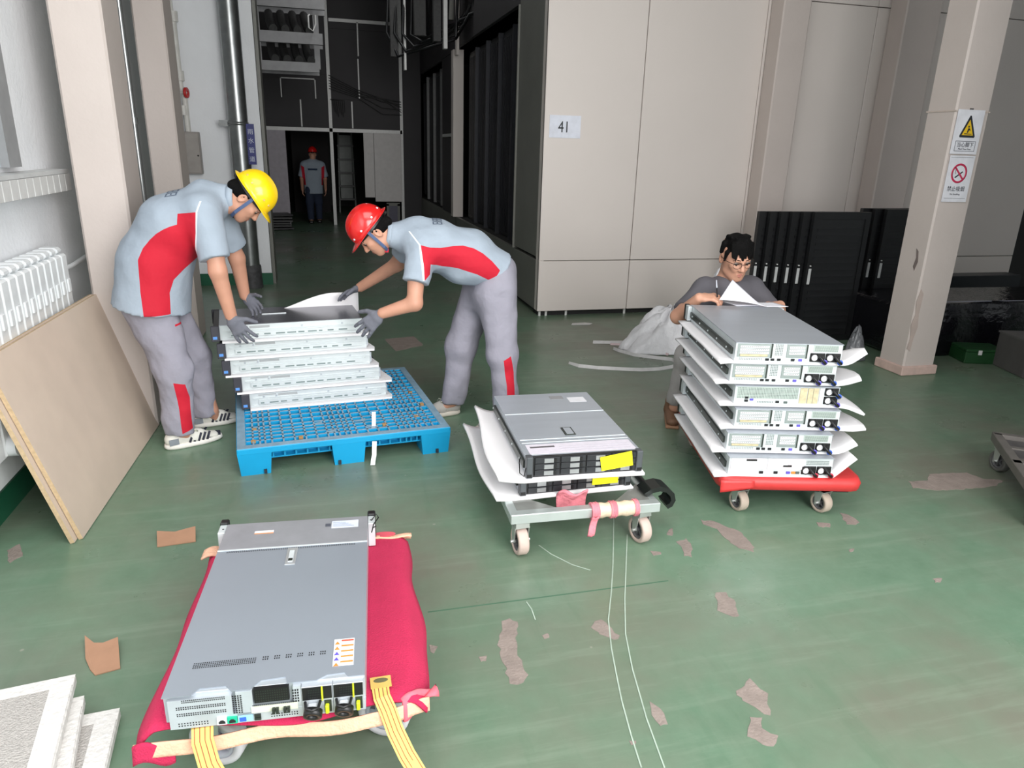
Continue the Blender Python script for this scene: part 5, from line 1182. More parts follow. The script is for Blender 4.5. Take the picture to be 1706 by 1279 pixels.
def helmet(T, axes, sc, m, parent, dots):
    """hard hat: dome, brim with front peak, ridge, rivets, inner band, chin strap"""
    r, f, u = axes; nA, nV = 48, 12
    def pt(a, v, off=0.0):
        ca, sa = math.cos(a), math.sin(a)          # a=0 -> front
        if v <= 1:
            th = v * math.pi / 2; rad = math.sin(th) ** .85; h = math.cos(th)
            rx, ry, hz = .098 + off, .124 + off, .118 + off
            ridge = .006 * math.exp(-((sa * rad) / .16) ** 2) * (1 - v) ** .3
            return T(rx * rad * sa, ry * rad * ca - .010, .050 + hz * h + ridge - .015 * (ca > 0) * 0)
        w_ = v - 1; peak = max(0, ca) ** 3
        fl_ = .012 + .042 * peak + .010 * max(0, -ca) ** 2
        rx, ry = .098 + off + fl_ * w_, .124 + off + fl_ * w_
        return T(rx * sa, ry * ca - .010, .050 - .004 * w_ - .014 * peak * w_ - .008 * max(0, -ca) * w_)
    prof = [i / nV for i in range(nV + 1)] + [1.3, 1.65, 2.0]
    vs = [];
    for v in prof: vs += [pt(2 * math.pi * j / nA, v) for j in range(nA)]
    inn = [1.95, 1.5, 1.15] + [1 - i / nV for i in range(1, nV + 1)]
    for v in inn: vs += [np.array(pt(2 * math.pi * j / nA, v, -.004)) - u * .0025 for j in range(nA)]
    R_ = len(prof) + len(inn)
    fs = [(i * nA + j, i * nA + (j + 1) % nA, (i + 1) * nA + (j + 1) % nA, (i + 1) * nA + j) for i in range(R_ - 1) for j in range(nA)]
    h = MB().add(vs, fs, 0, True).build('helmet', m, parent)
    for (a, v) in dots:
        p = Vector(pt(a, v, .0005)); n_ = (p - Vector(T(0, -.01, .03))).normalized()
        MB().cyl(p - n_ * .002, p + n_ * .0025, .006 * sc, n=10).build('rivet', piping if m is hel_r else mat('rivet_pink', (240, 196, 120), .5), h)
    bd = MB(); bd.add([T((.088) * math.sin(2 * math.pi * j / 28), .112 * math.cos(2 * math.pi * j / 28) - .010, z) for z in (.060, .028) for j in range(28)], [(j, (j + 1) % 28, 28 + (j + 1) % 28, 28 + j) for j in range(28)], 0, True)
    bd.build('suspension_band', blackpl, h)
    MB().tube([Vector(T(-.03, -.115, .03)), Vector(T(0, -.13, .022)), Vector(T(.03, -.115, .03))], .013, 8).build('ratchet_knob', blackpl, h)
    for s_ in (-1, 1):
        pth = [Vector(T(s_ * .092, .022, .05)), Vector(T(s_ * .087, .026, .0)), Vector(T(s_ * .080, .028, -.045)), Vector(T(s_ * .066, .030, -.085)), Vector(T(s_ * .034, .034, -.116)), Vector(T(0, .036, -.124))]
        MB().ribbon(pth, Vector(f), .017, .0025).build('chin_strap', strap_blue, h)
    return h
def hand_prims(w, d, n, tside, sc=1.0, curl=.5, spread=.22, base_k=.008, splay=1.0, thumb=.9):
    """w wrist, d direction of fingers, n palm normal (side fingers curl to), tside direction of the thumb"""
    w = V3(w); d = V3(d) / np.linalg.norm(d); n = V3(n); n = n - d * n.dot(d); n /= np.linalg.norm(n); t_ = V3(tside); t_ = t_ - d * t_.dot(d) - n * t_.dot(n); t_ /= np.linalg.norm(t_)
    P = [seg(w, w + d * .03 * sc, .024 * sc, .032 * sc, .018 * sc, .017 * sc, side=t_, k=.015), seg(w + d * .03 * sc, w + d * .082 * sc, .036 * sc, .040 * sc, .017 * sc, .014 * sc, side=t_, k=.015)]
    for i, (off, ln) in enumerate(((.030, .070), (.010, .078), (-.011, .073), (-.031, .058))):
        b = w + d * (.085 - .004 * abs(i - 1)) * sc + t_ * off * sc; fd = d + t_ * (off / .03) * spread * .6 * splay; fd /= np.linalg.norm(fd)
        p = b; ang = 0
        for q, (fr_, rr_) in enumerate(((.45, .0098), (.32, .009), (.25, .0082))):
            ang += curl * (.55, .75, .55)[q]; dv = fd * math.cos(ang) + n * math.sin(ang); p2 = p + dv * ln * fr_ * sc
            P.append(seg(p, p2, rr_ * sc, (rr_ - .0008) * sc, k=.004 if q else base_k)); p = p2
    tb = w + d * .028 * sc + t_ * .026 * sc; td = d * (1 - .45 * thumb) + t_ * thumb + n * .35; td /= np.linalg.norm(td)
    t1 = tb + td * .036 * sc; td2 = td * .8 + d * .5 + n * .25; td2 /= np.linalg.norm(td2); t2 = t1 + td2 * .028 * sc; t3 = t2 + td2 * .022 * sc
    P += [seg(tb, t1, .0135 * sc, .011 * sc, k=.010), seg(t1, t2, .0108 * sc, .0098 * sc, k=.004), seg(t2, t3, .0098 * sc, .0085 * sc, k=.004)]
    return P
def decal(obj, base, U, Vv, direction, rects, m, name='back_print'):
    """print on cloth: strokes laid on the garment's own surface"""
    from mathutils.bvhtree import BVHTree
    me = obj.data; tree = BVHTree.FromPolygons([v.co.copy() for v in me.vertices], [tuple(p.vertices) for p in me.polygons])
    base = Vector(base); U = Vector(U); Vv = Vector(Vv); dr = Vector(direction).normalized(); mb = MB()
    for (u0, u1, v0, v1) in rects:
        vs = []; ok = True
        for i in range(3):
            for j in range(3):
                p = base + U * (u0 + (u1 - u0) * i / 2) + Vv * (v0 + (v1 - v0) * j / 2)
                h = tree.ray_cast(p, dr)
                if h[0] is None: ok = False; break
                vs.append(h[0] - dr * .0016)
            if not ok: break
        if ok: mb.add(vs, [(i * 3 + j, (i + 1) * 3 + j, (i + 1) * 3 + j + 1, i * 3 + j + 1) for i in range(2) for j in range(2)])
    if mb.v:
        o = mb.build(name, m, obj); o['kind'] = 'stuff'
def glyphs(n):
    out = []
    for k in range(n):
        a = k / n; w_ = .8 / n
        out += [(a, a + w_, 0, .14), (a, a + w_, .86, 1), (a, a + w_ * .2, 0, 1), (a + w_ * .8, a + w_, 0, 1), (a + w_ * .3, a + w_ * .7, .42, .56)]
    return out
def wrinkle(amp, freq, seed):
    rnd = np.random.RandomState(seed); W = rnd.normal(0, 1, (6, 3)) * freq; ph = rnd.uniform(0, 6.28, 6)
    def f(P):
        s_ = np.zeros(len(P))
        for w_, p_ in zip(W, ph): s_ += np.sin(P @ w_ + p_) + .42 * np.sin(P @ w_[[1, 2, 0]] * 2.7 + 2 * p_)
        return amp * s_ / 3
    return f
def shoe(heel, toe, parent, kind, sc=1.0):
    """trainer: upper (one mesh), sole, toe cap, stripes, heel tab, laces, tongue"""
    h = V3(heel); t_ = V3(toe); d = t_ - h; L_ = np.linalg.norm(d); d /= L_; s_ = np.cross(V3((0, 0, 1)), d); up = V3((0, 0, 1))
    A = lambda x, y, z: h + d * (x * L_) + s_ * y + up * z
    pr = [seg(A(.13, 0, .045), A(.5, 0, .045), .038, .040, .035, .036, side=s_, k=.03), seg(A(.5, 0, .042), A(.87, 0, .034), .042, .036, .034, .020, side=s_, k=.03), seg(A(.16, 0, .06), A(.22, 0, .092), .034, .033, .036, .036, side=s_, k=.03, flat1=True), seg(A(.3, 0, .075), A(.62, 0, .06), .026, .02, k=.03)]
    o = flesh('shoe', pr, .005, [mat(kind + '_upper', (222, 220, 212) if kind == 'white' else (176, 172, 166), .7, var=.04)], parent, origin=(h + t_) / 2)
    o.location = (h + t_) / 2
    O = (h + t_) / 2
    B = lambda x, y, z: Vector(A(x, y, z) - O)
    out = []
    for k in range(28):
        a = 2 * math.pi * k / 28; x = .5 + .5 * math.cos(a); wv = .046 * (1 - .15 * math.cos(a)) if math.cos(a) < 0 else .050 * (1 - .1 * math.cos(a)); out.append((x, wv * math.copysign(abs(math.sin(a)) ** .6, math.sin(a))))
    sl = MB(); n = len(out)
    ring = lambda z, g_: [B(x * (1 + g_) - g_ / 2, y * (1 + g_), z + (.012 * max(0, x - .7) ** 1 if z < .01 else .02 * max(0, x - .75))) for x, y in out]
    vs = ring(.001, -.05) + ring(.010, .02) + ring(.026, .0) + ring(.03, -.1)
    sl.add(vs, [(i * n + q, i * n + (q + 1) % n, (i + 1) * n + (q + 1) % n, (i + 1) * n + q) for i in range(3) for q in range(n)] + [tuple(range(n)), tuple(range(3 * n, 4 * n))], 0, True)
    sl.build('sole', mat(kind + '_sole', (236, 232, 226) if kind == 'white' else (214, 206, 194), .6), o)
    navy = mat('shoe_navy', (38, 40, 54), .7)
    if kind == 'white':
        for sgn in (-1, 1):
            for k in range(5):
                x = .40 + .075 * k
                MB().ribbon([B(x, sgn * .046, .030), B(x + .03, sgn * .0445, .052), B(x + .065, sgn * .034, .071)], Vector(d), .012, .004).build('stripe', navy, o)
            MB().ribbon([B(.06, sgn * .040, .045), B(.22, sgn * .0425, .048)], Vector(up), .034, .005).build('heel_panel', mat('shoe_grey', (132, 138, 146), .7), o)
        MB().sheet(lambda u, v: B(.76 + .22 * u - .04 * abs(v - .5), (.040 - .014 * u) * (v - .5) * 2 * 1.02, .034 + .024 * (1 - (abs(v - .5) * 2) ** 2.2) - .008 * u), 8, 10, .003).build('toe_cap', navy, o)
    else:
        MB().sheet(lambda u, v: B(.40 + .4 * u, .046 * (v - .5) * 2, .046 + .034 * (1 - (abs(v - .5) * 2) ** 2) - .022 * u), 8, 10, .003).build('mesh_panel', mat('shoe_mesh_grey', (120, 120, 120), .8), o)
    lc = mat('lace_cream', (222, 222, 200), .8)
    for k in range(4): MB().tube([B(.42 + .07 * k, -.026, .086 - .007 * k), B(.44 + .07 * k, 0, .097 - .008 * k), B(.42 + .07 * k, .026, .086 - .007 * k)], .0032, 6).build('lace', lc, o)
    MB().tube([B(.42, -.01, .095), B(.50, -.04, .10), B(.56, -.035, .085), B(.46, -.005, .096), B(.53, .035, .10), B(.48, .02, .094)], .003, 6).build('lace_bow', lc, o)
    return o
def person(label, loc):
    return empty('person', loc, 0, label, 'person')
def rel(o, loc):
    """shift a mesh built in world coordinates under its thing's empty"""
    o.location = (o.location.x - loc[0], o.location.y - loc[1], o.location.z - loc[2])
def settle(e):
    for ch in e.children: rel(ch, e.location)

# ------------------------------------------------------------------ man in the yellow helmet
e = person('bending man in yellow helmet and pale blue polo, left of the blue pallet', (-.82, 4.2, 0))
hc = (-.392, 4.19, 1.352); hf, hu = (.50, -.10, -.84), (.83, -.05, .52)
HP, T, AX = head_prims(hc, hf, hu, .98)
Yv = (0, 1, 0)
nsh, fsh = (-.575, 4.03, 1.285), (-.560, 4.37, 1.285); nel, fel = (-.548, 3.985, 1.0), (-.50, 4.44, 1.0); nwr, fwr = (-.508, 4.02, .745), (-.48, 4.48, .775)
B_ = HP + [seg((-.545, 4.2, 1.335), T(0, -.030, -.055), .060, .056, k=.03),
    seg((-.91, 4.2, .90), (-.82, 4.2, 1.10), .13, .14, .10, .11, side=Yv, k=.05), seg((-.82, 4.2, 1.10), (-.60, 4.2, 1.30), .15, .14, .11, .09, side=Yv, k=.05),
    seg(nsh, nel, .056, .043, k=.03), seg(nel, nwr, .045, .031, k=.02), seg(fsh, fel, .056, .043, k=.03), seg(fel, fwr, .045, .031, k=.02),
    seg(nwr, (-.500, 4.01, .715), .020, .016, k=.01), seg(fwr, (-.465, 4.465, .745), .020, .016, k=.01),
    seg((-.93, 4.09, .86), (-.81, 4.07, .43), .075, .052, k=.03), seg((-.81, 4.07, .43), (-.835, 4.055, .10), .050, .038, k=.02), seg((-.93, 4.31, .86), (-.765, 4.35, .42), .075, .052, k=.03), seg((-.765, 4.35, .42), (-.715, 4.36, .10), .050, .038, k=.02),
    seg((-.835, 4.055, .10), (-.80, 4.075, .05), .033, .026, k=.02), seg((-.715, 4.36, .10), (-.70, 4.37, .05), .033, .026, k=.02)]
body = flesh('body', B_, .0062, [skin], e)
face_parts(T, AX, .98, body)
# short dark hair below the helmet
r_, f_, u_ = AX
flesh('hair', [ell(T(0, -.030, .022), .079, .088, .078, r_, u_), seg(T(-.03, -.100, -.02), T(.03, -.100, -.02), .022, k=.03), ell(T(0, .085, -.02), .10, .075, .10, r_, u_, .01, 'sub'), ell(T(0.1, .02, -.05), .075, .05, .06, r_, u_, .01, 'sub'), ell(T(-.1, .02, -.05), .075, .05, .06, r_, u_, .01, 'sub')], .006, [hair_m], e)
helmet(T, AX, 1, hel_y, e, [(1.9, .80), (1.45, .82), (1.0, .80), (.6, .80), (2.4, .8), (-1.5, .8)])
SH = [seg((-.935, 4.2, .775), (-.885, 4.2, 1.02), .235, .20, .20, .180, side=Yv, k=.05, flat0=True), seg((-.885, 4.2, 1.02), (-.770, 4.2, 1.215), .195, .200, .175, .165, side=Yv, k=.05), seg((-.770, 4.2, 1.215), (-.60, 4.2, 1.325), .200, .165, .160, .112, side=Yv, k=.05),
      seg((-.60, 4.2, 1.335), T(0, -.052, -.075), .115, .066, k=.03, flat1=True),
      seg((-.60, 4.06, 1.295), (-.556, 3.995, 1.062), .095, .078, k=.05, flat1=True), seg((-.585, 4.34, 1.295), (-.52, 4.43, 1.07), .095, .078, k=.05, flat1=True)]
red1 = [(-.715, 1.29), (-.622, 1.302), (-.632, 1.20), (-.650, 1.09), (-.672, 1.045), (-.725, 1.00), (-.775, .95), (-.800, .885), (-.808, .77), (-.925, .77), (-.93, .90), (-.925, 1.06), (-.897, 1.118), (-.86, 1.16), (-.826, 1.19), (-.79, 1.212), (-.757, 1.227), (-.722, 1.237)]
pip1 = [(-.622, 1.302), (-.600, 1.355), (-.592, 1.355), (-.613, 1.302), (-.640, 1.09), (-.650, 1.09), (-.632, 1.20)]
sh = flesh('polo_shirt', SH, .009, [shirt_m, shirt_red, piping], e, zones=[(red1, lambda y: True, 1), (pip1, lambda y: True, 2)], disp=wrinkle(.0055, 13, 3))
MB().ring(Vector(T(0, -.046, -.068)), Vector(T(0, -.030, -.04)) - Vector(T(0, -.052, -.075)), .058, .069, .034, 28).build('collar', shirt_m, sh)
TR = [seg((-.93, 4.2, .90), (-.925, 4.2, .80), .16, .165, .12, .135, side=Yv, k=.05), seg((-.925, 4.115, .80), (-.835, 4.075, .45), .105, .085, .13, .098, side=Yv, k=.06), seg((-.835, 4.075, .45), (-.845, 4.055, .080), .083, .064, .092, .078, side=Yv, k=.05, flat1=True),
      seg((-.925, 4.30, .82), (-.785, 4.345, .45), .115, .085, .13, .095, side=Yv, k=.06), seg((-.785, 4.345, .45), (-.755, 4.36, .080), .08, .064, .09, .076, side=Yv, k=.05, flat1=True)]
st1 = [(-.830, .40), (-.775, .385), (-.765, .30), (-.770, .115), (-.818, .10), (-.820, .25)]
pk = [(-.80, .695), (-.765, .70), (-.765, .71), (-.80, .706)]
tr = flesh('trousers', TR, .009, [trous_m, shirt_red, piping], e, zones=[(st1, lambda y: y < 4.2, 1), (pk, lambda y: y < 4.2, 1)], disp=wrinkle(.006, 15, 8))
g1 = flesh('work_glove', hand_prims((-.512, 4.01, .75), (.48, -.02, -.86), (.25, .9, -.15), (.75, .1, .5), 1.12, .35, .35), .0042, [glove_m], e)
g2 = flesh('work_glove', hand_prims(fwr, (.62, -.35, -.68), (.1, -.9, -.3), (.75, .1, .6), 1.0, .5, .2), .0045, [glove_m], e)
shoe((-.925, 4.035, 0), (-.640, 4.155, 0), e, 'white'); shoe((-.835, 4.36, 0), (-.562, 4.43, 0), e, 'white')
decal(sh, (-.835, 4.10, 1.7), (.03, .22, 0), (.06, 0, 0), (.15, 0, -1), [(b, a, d, c) for a, b, c, d in glyphs(5)], mat('shirt_print_grey', (92, 104, 122), .8))
settle(e)

# ------------------------------------------------------------------ man in the red helmet
e = person('bending man in red helmet and pale grey polo, right of the blue pallet', (.9, 4.15, 0))
hc = (.272, 4.14, 1.178); hf, hu = (-.62, -.10, -.78), (-.78, -.03, .62)
HP, T, AX = head_prims(hc, hf, hu, .98); r_, f_, u_ = AX
nsh, fsh = (.505, 4.05, 1.115), (.487, 4.31, 1.12); nel, fel = (.470, 3.95, .812), (.425, 4.44, .955); nwr, fwr = (.292, 3.985, .752), (.205, 4.585, .79)
B_ = HP + [seg((.445, 4.15, 1.165), T(0, -.030, -.055), .060, .055, k=.03),
    seg((.97, 4.15, .93), (.80, 4.15, 1.08), .13, .14, .10, .11, side=Yv, k=.05), seg((.80, 4.15, 1.08), (.50, 4.15, 1.15), .14, .14, .10, .09, side=Yv, k=.05),
    seg(nsh, nel, .055, .043, k=.03), seg(nel, nwr, .044, .031, k=.02), seg(fsh, fel, .055, .043, k=.03), seg(fel, fwr, .044, .031, k=.02),
    seg(nwr, (.268, 3.99, .735), .020, .016, k=.01), seg(fwr, (.17, 4.59, .775), .020, .016, k=.01),
    seg((.95, 4.04, .90), (.995, 4.0, .48), .075, .05, k=.03), seg((.995, 4.0, .48), (1.03, 4.0, .09), .05, .038, k=.02), seg((.91, 4.26, .90), (.79, 4.28, .44), .075, .05, k=.03), seg((.79, 4.28, .44), (.745, 4.30, .09), .05, .038, k=.02),
    seg((1.03, 4.0, .09), (.97, 4.0, .06), .034, .03, k=.02), seg((.745, 4.30, .09), (.69, 4.29, .06), .034, .03, k=.02)]
body = flesh('body', B_, .0062, [skin], e)
face_parts(T, AX, .98, body)
flesh('hair', [ell(T(0, -.030, .022), .079, .088, .078, r_, u_), seg(T(-.03, -.100, -.02), T(.03, -.100, -.02), .022, k=.03), ell(T(0, .085, -.02), .10, .075, .10, r_, u_, .01, 'sub'), ell(T(0.1, .02, -.05), .075, .05, .06, r_, u_, .01, 'sub'), ell(T(-.1, .02, -.05), .075, .05, .06, r_, u_, .01, 'sub')], .006, [hair_m], e)
hm_ = helmet(T, AX, 1, hel_r, e, [(-.45, .88), (-1.15, .86), (-1.95, .86), (-2.7, .86), (.45, .88), (1.2, .86), (2.0, .86)])
for s_ in (-1, 1): MB().box(Vector(T(s_ * .032, .036, -.108)), (.022, .014, .022)).build('strap_buckle', shirt_red, hm_)
SH = [seg((1.0, 4.15, .945), (.80, 4.15, 1.055), .175, .185, .125, .145, side=Yv, k=.05, flat0=True), seg((.80, 4.15, 1.055), (.62, 4.15, 1.105), .185, .185, .145, .140, side=Yv, k=.05), seg((.62, 4.15, 1.105), (.50, 4.15, 1.14), .185, .160, .140, .112, side=Yv, k=.05),
      seg((.52, 4.15, 1.15), T(0, -.048, -.078), .115, .066, k=.03, flat1=True), seg((.53, 4.03, 1.11), (.478, 3.965, .925), .092, .074, k=.05, flat1=True), seg((.52, 4.28, 1.11), (.46, 4.37, 1.02), .092, .074, k=.05, flat1=True),
      seg((.86, 4.15, .99), (.74, 4.15, .96), .15, .13, .09, .07, side=Yv, k=.06)]
red2 = [(.508, 1.135), (.56, 1.122), (.62, 1.118), (.69, 1.126), (.75, 1.127), (.81, 1.112), (.86, 1.085), (.915, 1.04), (.965, .985), (.915, .905), (.90, .93), (.83, .965), (.72, 1.0), (.635, 1.01), (.56, 1.03), (.556, .975), (.522, .945), (.520, 1.02)]
pip2 = [(.508, 1.135), (.46, 1.20), (.452, 1.20), (.498, 1.135), (.512, .945), (.522, .945), (.520, 1.02)]
sh2 = sh = flesh('polo_shirt', SH, .009, [shirt_m, shirt_red, piping], e, zones=[(red2, lambda y: True, 1), (pip2, lambda y: True, 2)], disp=wrinkle(.0055, 13, 11))
MB().ring(Vector(T(0, -.044, -.070)), Vector(T(0, -.030, -.04)) - Vector(T(0, -.05, -.078)), .058, .070, .036, 28).build('collar', shirt_m, sh)
decal(sh, (.59, 4.05, 1.6), (.02, .20, 0), (.055, 0, 0), (0, 0, -1), glyphs(5), mat('shirt_print_grey', (92, 104, 122), .8))
TR = [seg((.985, 4.15, .955), (.955, 4.15, .82), .155, .165, .12, .135, side=Yv, k=.05), seg((.965, 4.05, .85), (1.0, 4.005, .47), .105, .08, .118, .092, side=Yv, k=.06), seg((1.0, 4.005, .47), (1.03, 4.0, .08), .08, .062, .09, .076, side=Yv, k=.05, flat1=True),
      seg((.915, 4.25, .85), (.80, 4.28, .45), .105, .08, .115, .095, side=Yv, k=.06), seg((.80, 4.28, .45), (.745, 4.30, .085), .08, .062, .09, .074, side=Yv, k=.05, flat1=True)]
st2 = [(.985, .46), (1.03, .485), (1.055, .38), (1.07, .12), (1.02, .10), (1.01, .30)]
tr = flesh('trousers', TR, .009, [trous_m, shirt_red, piping], e, zones=[(st2, lambda y: y < 4.05, 1)], disp=wrinkle(.0065, 15, 18))
flesh('work_glove', hand_prims((.285, 3.985, .752), (-.70, .14, -.66), (.1, .85, -.35), (-.65, .1, .65), 1.18, .35, .3), .0042, [glove_m], e)
flesh('work_glove', hand_prims(fwr, (-.85, .1, -.38), (-.2, -.3, -.9), (-.2, -1, .1), 1.0, .3, .2), .0045, [glove_m], e)
shoe((.795, 4.32, 0), (.545, 4.28, 0), e, 'grey'); shoe((1.09, 4.01, 0), (.835, 3.97, 0), e, 'grey')
settle(e)

# ------------------------------------------------------------------ crouching man with glasses
e = person('crouching man in dark grey t-shirt and glasses, reading paper behind the red trolley', (2.45, 4.02, 0))
hc = (2.462, 3.97, 1.045); hf, hu = (-.05, -.95, -.30), (-.06, -.30, .95)
HP, T, AX = head_prims(hc, hf, hu, 1.14); r_, f_, u_ = AX
rsh, lsh = (2.265, 3.96, .845), (2.665, 4.07, .825); rel_, lel = (2.045, 3.84, .715), (2.80, 3.92, .68); rwr, lwr = (2.072, 3.665, .862), (2.66, 3.73, .79)
hp = hand_prims(rwr, (.72, -.42, .12), (.45, .1, -.85), (.0, -.35, .9), 1.0, .95, .1, .006, .6, .5)
B_ = HP + [seg((2.46, 4.04, .86), T(0, -.028, -.06), .060, .056, k=.03), seg((2.47, 4.10, .45), (2.46, 4.06, .66), .14, .14, .10, .10, side=(1, 0, 0), k=.05), seg((2.46, 4.06, .66), (2.46, 4.03, .82), .15, .15, .10, .09, side=(1, 0, 0), k=.05),
    seg(rsh, rel_, .053, .044, k=.03), seg(rel_, rwr, .045, .029, k=.02), seg(lsh, lel, .053, .043, k=.03), seg(lel, lwr, .044, .029, k=.02), 
    seg((2.40, 4.10, .42), (2.15, 3.86, .44), .075, .055, k=.03), seg((2.15, 3.86, .44), (2.13, 3.92, .10), .052, .038, k=.02), seg((2.55, 4.10, .42), (2.72, 3.86, .46), .075, .055, k=.03), seg((2.72, 3.86, .46), (2.72, 3.92, .10), .052, .038, k=.02)] + hp + hand_prims(lwr, (-.85, -.25, .12), (0, .1, -1), (0, -1, .1), 1.0, .45, .15)
body = flesh('body', B_, .0052, [skin_d], e)
face_parts(T, AX, 1.14, body)
hp_ = [ell(T(0, -.014, .052), .081, .100, .088, r_, u_), ell(T(0, .030, .085), .068, .062, .052, r_, u_, .03),
     ell(T(0, .135, -.035), .10, .075, .078, r_, u_, .008, 'sub'), ell(T(0, .085, -.155), .2, .14, .155, r_, u_, .012, 'sub')]
for k in range(11):
    x = -.062 + .0124 * k; zz = .030 + .010 * math.sin(k * 2.1) + .006 * (k % 2); yy = .088 - 5.2 * x * x
    hp_.append(seg(T(x * .9, yy - .022, .100), T(x + .004 * math.sin(k * 1.7), yy + .006, zz), .0125, .0045, k=.010))
for s_ in (-1, 1):
    hp_ += [seg(T(s_ * .072, .032, .05), T(s_ * .076, .028, .0), .014, .006, k=.012), seg(T(s_ * .07, -.02, .08), T(s_ * .078, -.02, .03), .018, .012, k=.02)]
for k in range(7): hp_.append(seg(T(-.05 + .017 * k, -.03 + .02 * (k % 3), .112), T(-.052 + .018 * k, .01 + .02 * (k % 3), .126 + .003 * (k % 2)), .014, .007, k=.02))
flesh('hair', hp_, .0045, [hair_m], e)
gl = empty('glasses', (0, 0, 0)); gl.parent = e
gm = mat('dark_frame_glasses', (46, 36, 32), .3, .4)
for s_ in (-1, 1):
    MB().tube([Vector(T(s_ * (.033 + .024 * math.cos(a_)), .104 - .006 * abs(math.cos(a_)) * (s_ * math.cos(a_) * s_ > 0), .000 + .016 * math.sin(a_))) for a_ in [2 * math.pi * k / 20 for k in range(21)]], .0013, 6).build('rim', gm, gl)
    MB().tube([Vector(T(s_ * .010, .105, .014)), Vector(T(s_ * .034, .104, .017)), Vector(T(s_ * .058, .098, .013))], .0024, 6).build('brow_bar', gm, gl)
    MB().tube([Vector(T(s_ * .057, .098, .012)), Vector(T(s_ * .079, .06, .012)), Vector(T(s_ * .082, -.005, .008))], .0018, 6).build('temple', gm, gl)
MB().tube([Vector(T(-.011, .104, .006)), Vector(T(0, .109, .010)), Vector(T(.011, .104, .006))], .0018, 6).build('bridge', gm, gl)
tee = mat('charcoal_tshirt', (92, 90, 96), .9, var=.04, scale=12)
SX = (1, 0, 0)
flesh('t_shirt', [seg((2.47, 4.09, .40), (2.465, 4.06, .64), .205, .195, .155, .145, side=SX, k=.05, flat0=True), seg((2.465, 4.06, .64), (2.465, 4.03, .80), .195, .20, .145, .125, side=SX, k=.05), seg((2.30, 3.98, .825), (2.63, 4.06, .812), .088, .088, k=.06), seg((2.46, 4.04, .80), (2.463, 4.03, .862), .115, .082, .10, .075, side=SX, k=.04, flat1=True),
     seg((2.275, 3.965, .828), (2.098, 3.865, .732), .096, .083, k=.05, flat1=True), seg((2.65, 4.06, .815), (2.775, 3.95, .66), .096, .083, k=.05, flat1=True)], .0085, [tee], e, disp=wrinkle(.006, 15, 21))
dk = mat('light_grey_trousers', (160, 156, 154), .85, var=.05, scale=12, bump=.5, bscale=10)
flesh('trousers', [seg((2.47, 4.12, .46), (2.47, 4.12, .36), .17, .17, .14, .14, side=SX, k=.05), seg((2.41, 4.10, .42), (2.15, 3.86, .45), .10, .08, k=.05), seg((2.15, 3.86, .45), (2.13, 3.93, .12), .078, .058, k=.04, flat1=True), seg((2.54, 4.10, .42), (2.72, 3.86, .47), .10, .08, k=.05), seg((2.72, 3.86, .47), (2.72, 3.92, .12), .078, .058, k=.04, flat1=True)], .009, [dk], e, disp=wrinkle(.005, 15, 28))
br = mat('brown_shoe', (120, 88, 66), .6)
for (x0, y0, x1, y1) in ((2.15, 4.0, 2.07, 3.82), (2.72, 4.02, 2.73, 3.78)):
    o = flesh('shoe', [seg((x0, y0, .045), (x1, y1, .035), .045, .040, .040, .028, side=(1, 0, 0), k=.03), seg((x0, y0, .06), (x0, y0, .11), .045, k=.03)], .006, [br], e)
    MB().box(((x0 + x1) / 2, (y0 + y1) / 2, .010), (.085, .27, .02), rz=math.atan2(x0 - x1, y1 - y0), b=.006).build('sole', mat('tan_sole', (160, 120, 92), .7), o)
pen = MB().cyl((2.165, 3.585, .868), (2.150, 3.60, .945), .004, n=8).build('pen_holder_tmp', blackpl)
bpy.data.objects.remove(pen)
settle(e)
pe = empty('pen', (2.150, 3.60, .878), 0, 'pen held upright in the crouching man\'s right hand', 'pen')
MB().cyl((0, 0, 0), (-.010, .0, .055), .0042, n=10).build('barrel', blackpl, pe); MB().cyl((-.010, 0, .055), (-.018, .0, .098), .0042, .003, n=10).build('clear_end', mat('pen_clear', (196, 200, 210), .2), pe)
# papers on the top server
ppm = mat('white_paper', (240, 240, 248), .6, var=.01)
def bil(u, v, c00, c10, c11, c01): return tuple(c00[i] * (1 - u) * (1 - v) + c10[i] * u * (1 - v) + c11[i] * u * v + c01[i] * (1 - u) * v for i in range(3))
o = MB().sheet(lambda u, v: (lambda p: (p[0], p[1], p[2] + .008 * math.sin(u * 3.1) * (1 - v)))(bil(u, v, (2.150, 3.575, .868), (2.42, 3.50, .836), (2.40, 3.56, .842), (2.268, 3.655, .966))), 16, 10, .0012).build('paper_sheet', ppm)
tag(o, 'white paper lifted to a peak in the crouching man\'s hand', 'paper')
o = MB().sheet(lambda u, v: (2.26 + .30 * u - .02 * v, 3.56 - .05 * u + .13 * v, .8325 + .003 * math.sin(u * 6)), 14, 6, .001).build('paper_sheet', ppm)
tag(o, 'second white paper lying flat at the back of the topmost server', 'paper')

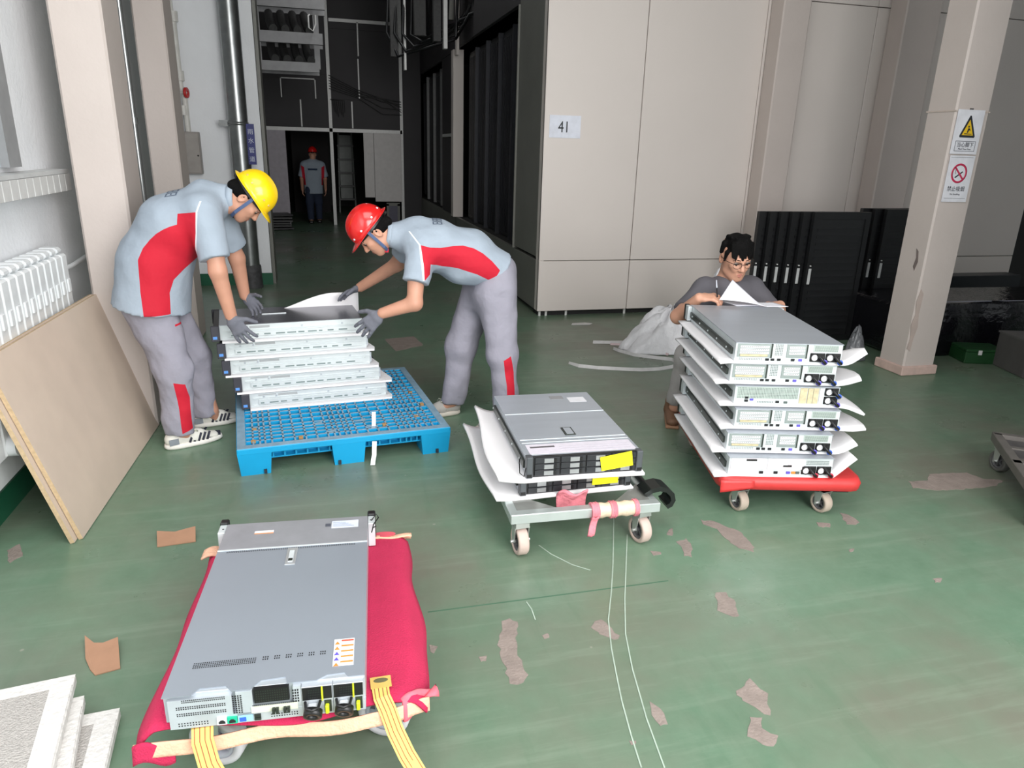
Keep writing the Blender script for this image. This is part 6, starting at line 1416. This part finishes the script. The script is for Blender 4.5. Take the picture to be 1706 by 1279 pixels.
# ------------------------------------------------------------------ distant man walking away
e = person('distant man in red helmet seen from behind in the dark doorway', (-.17, 16.35, 0))
hc = (-.15, 16.35, 1.42); HP, T, AX = head_prims(hc, (0, 1, -.1), (0, .1, 1), .95); r_, f_, u_ = AX
flesh('body', HP + [seg((-.16, 16.35, 1.25), T(0, -.02, -.06), .06, .055, k=.03), seg((-.17, 16.35, .85), (-.16, 16.35, 1.2), .13, .15, .09, .10, side=SX, k=.05),
    seg((-.34, 16.35, 1.19), (-.40, 16.36, .93), .05, .04, k=.03), seg((-.40, 16.36, .93), (-.40, 16.42, .70), .04, .03, k=.02), seg((.02, 16.35, 1.19), (.08, 16.36, .93), .05, .04, k=.03), seg((.08, 16.36, .93), (.08, 16.44, .70), .04, .03, k=.02),
    seg((-.25, 16.35, .85), (-.26, 16.30, .45), .08, .055, k=.03), seg((-.26, 16.30, .45), (-.25, 16.26, .05), .055, .04, k=.02), seg((-.09, 16.35, .85), (-.08, 16.40, .45), .08, .055, k=.03), seg((-.08, 16.40, .45), (-.08, 16.42, .05), .055, .04, k=.02)]
    + hand_prims((-.40, 16.42, .70), (0, .15, -1), (1, 0, 0), (0, 1, 0), .95, .5) + hand_prims((.08, 16.44, .70), (0, .15, -1), (-1, 0, 0), (0, 1, 0), .95, .5), .009, [skin_d], e)
helmet(T, AX, 1, hel_r, e, [])
redF = [(-.40, 1.20), (-.335, 1.16), (-.32, .80), (-.37, .80)]; redG = [(.08, 1.20), (.015, 1.16), (.0, .80), (.05, .80)]
navyt = mat('shirt_print_navy', (40, 58, 84), .8)
sh = flesh('polo_shirt', [seg((-.165, 16.35, .62), (-.165, 16.35, 1.20), .19, .20, .13, .13, side=SX, k=.05, flat0=True), seg((-.32, 16.35, 1.19), (.0, 16.35, 1.19), .085, k=.06), seg((-.165, 16.35, 1.2), (-.16, 16.35, 1.29), .10, .07, k=.04), seg((-.33, 16.35, 1.19), (-.405, 16.36, .96), .085, .072, k=.05, flat1=True), seg((.01, 16.35, 1.19), (.085, 16.36, .96), .085, .072, k=.05, flat1=True)], .012, [shirt_m, shirt_red], e, zones=[(redF, lambda y: y < 16.35, 1), (redG, lambda y: y < 16.35, 1)])
MB().bx(-.26, -.07, 16.203, 16.21, 1.105, 1.14).build('back_print', navyt, sh)
nv = mat('navy_trousers', (44, 54, 76), .85)
flesh('trousers', [seg((-.165, 16.35, .80), (-.165, 16.35, .70), .17, .17, .12, .12, side=SX, k=.05), seg((-.245, 16.35, .75), (-.26, 16.30, .45), .10, .08, k=.05), seg((-.26, 16.30, .45), (-.25, 16.26, .08), .08, .065, k=.04, flat1=True), seg((-.09, 16.35, .75), (-.08, 16.40, .45), .10, .08, k=.05), seg((-.08, 16.40, .45), (-.08, 16.42, .08), .08, .065, k=.04, flat1=True)], .012, [nv], e)
for x, y in ((-.25, 16.27), (-.08, 16.43)):
    MB().box((x, y + .05, .035), (.085, .25, .07), b=.02).build('shoe', blackpl, e)
settle(e)

# ------------------------------------------------------------------ many tiny pieces joined in one part
for o in bpy.data.objects:
    if o.name.split('.')[0] in ('vent_hole', 'lid_vent', 'mesh_cell', 'rail_slot', 'rail_stud'): o['kind'] = 'stuff'
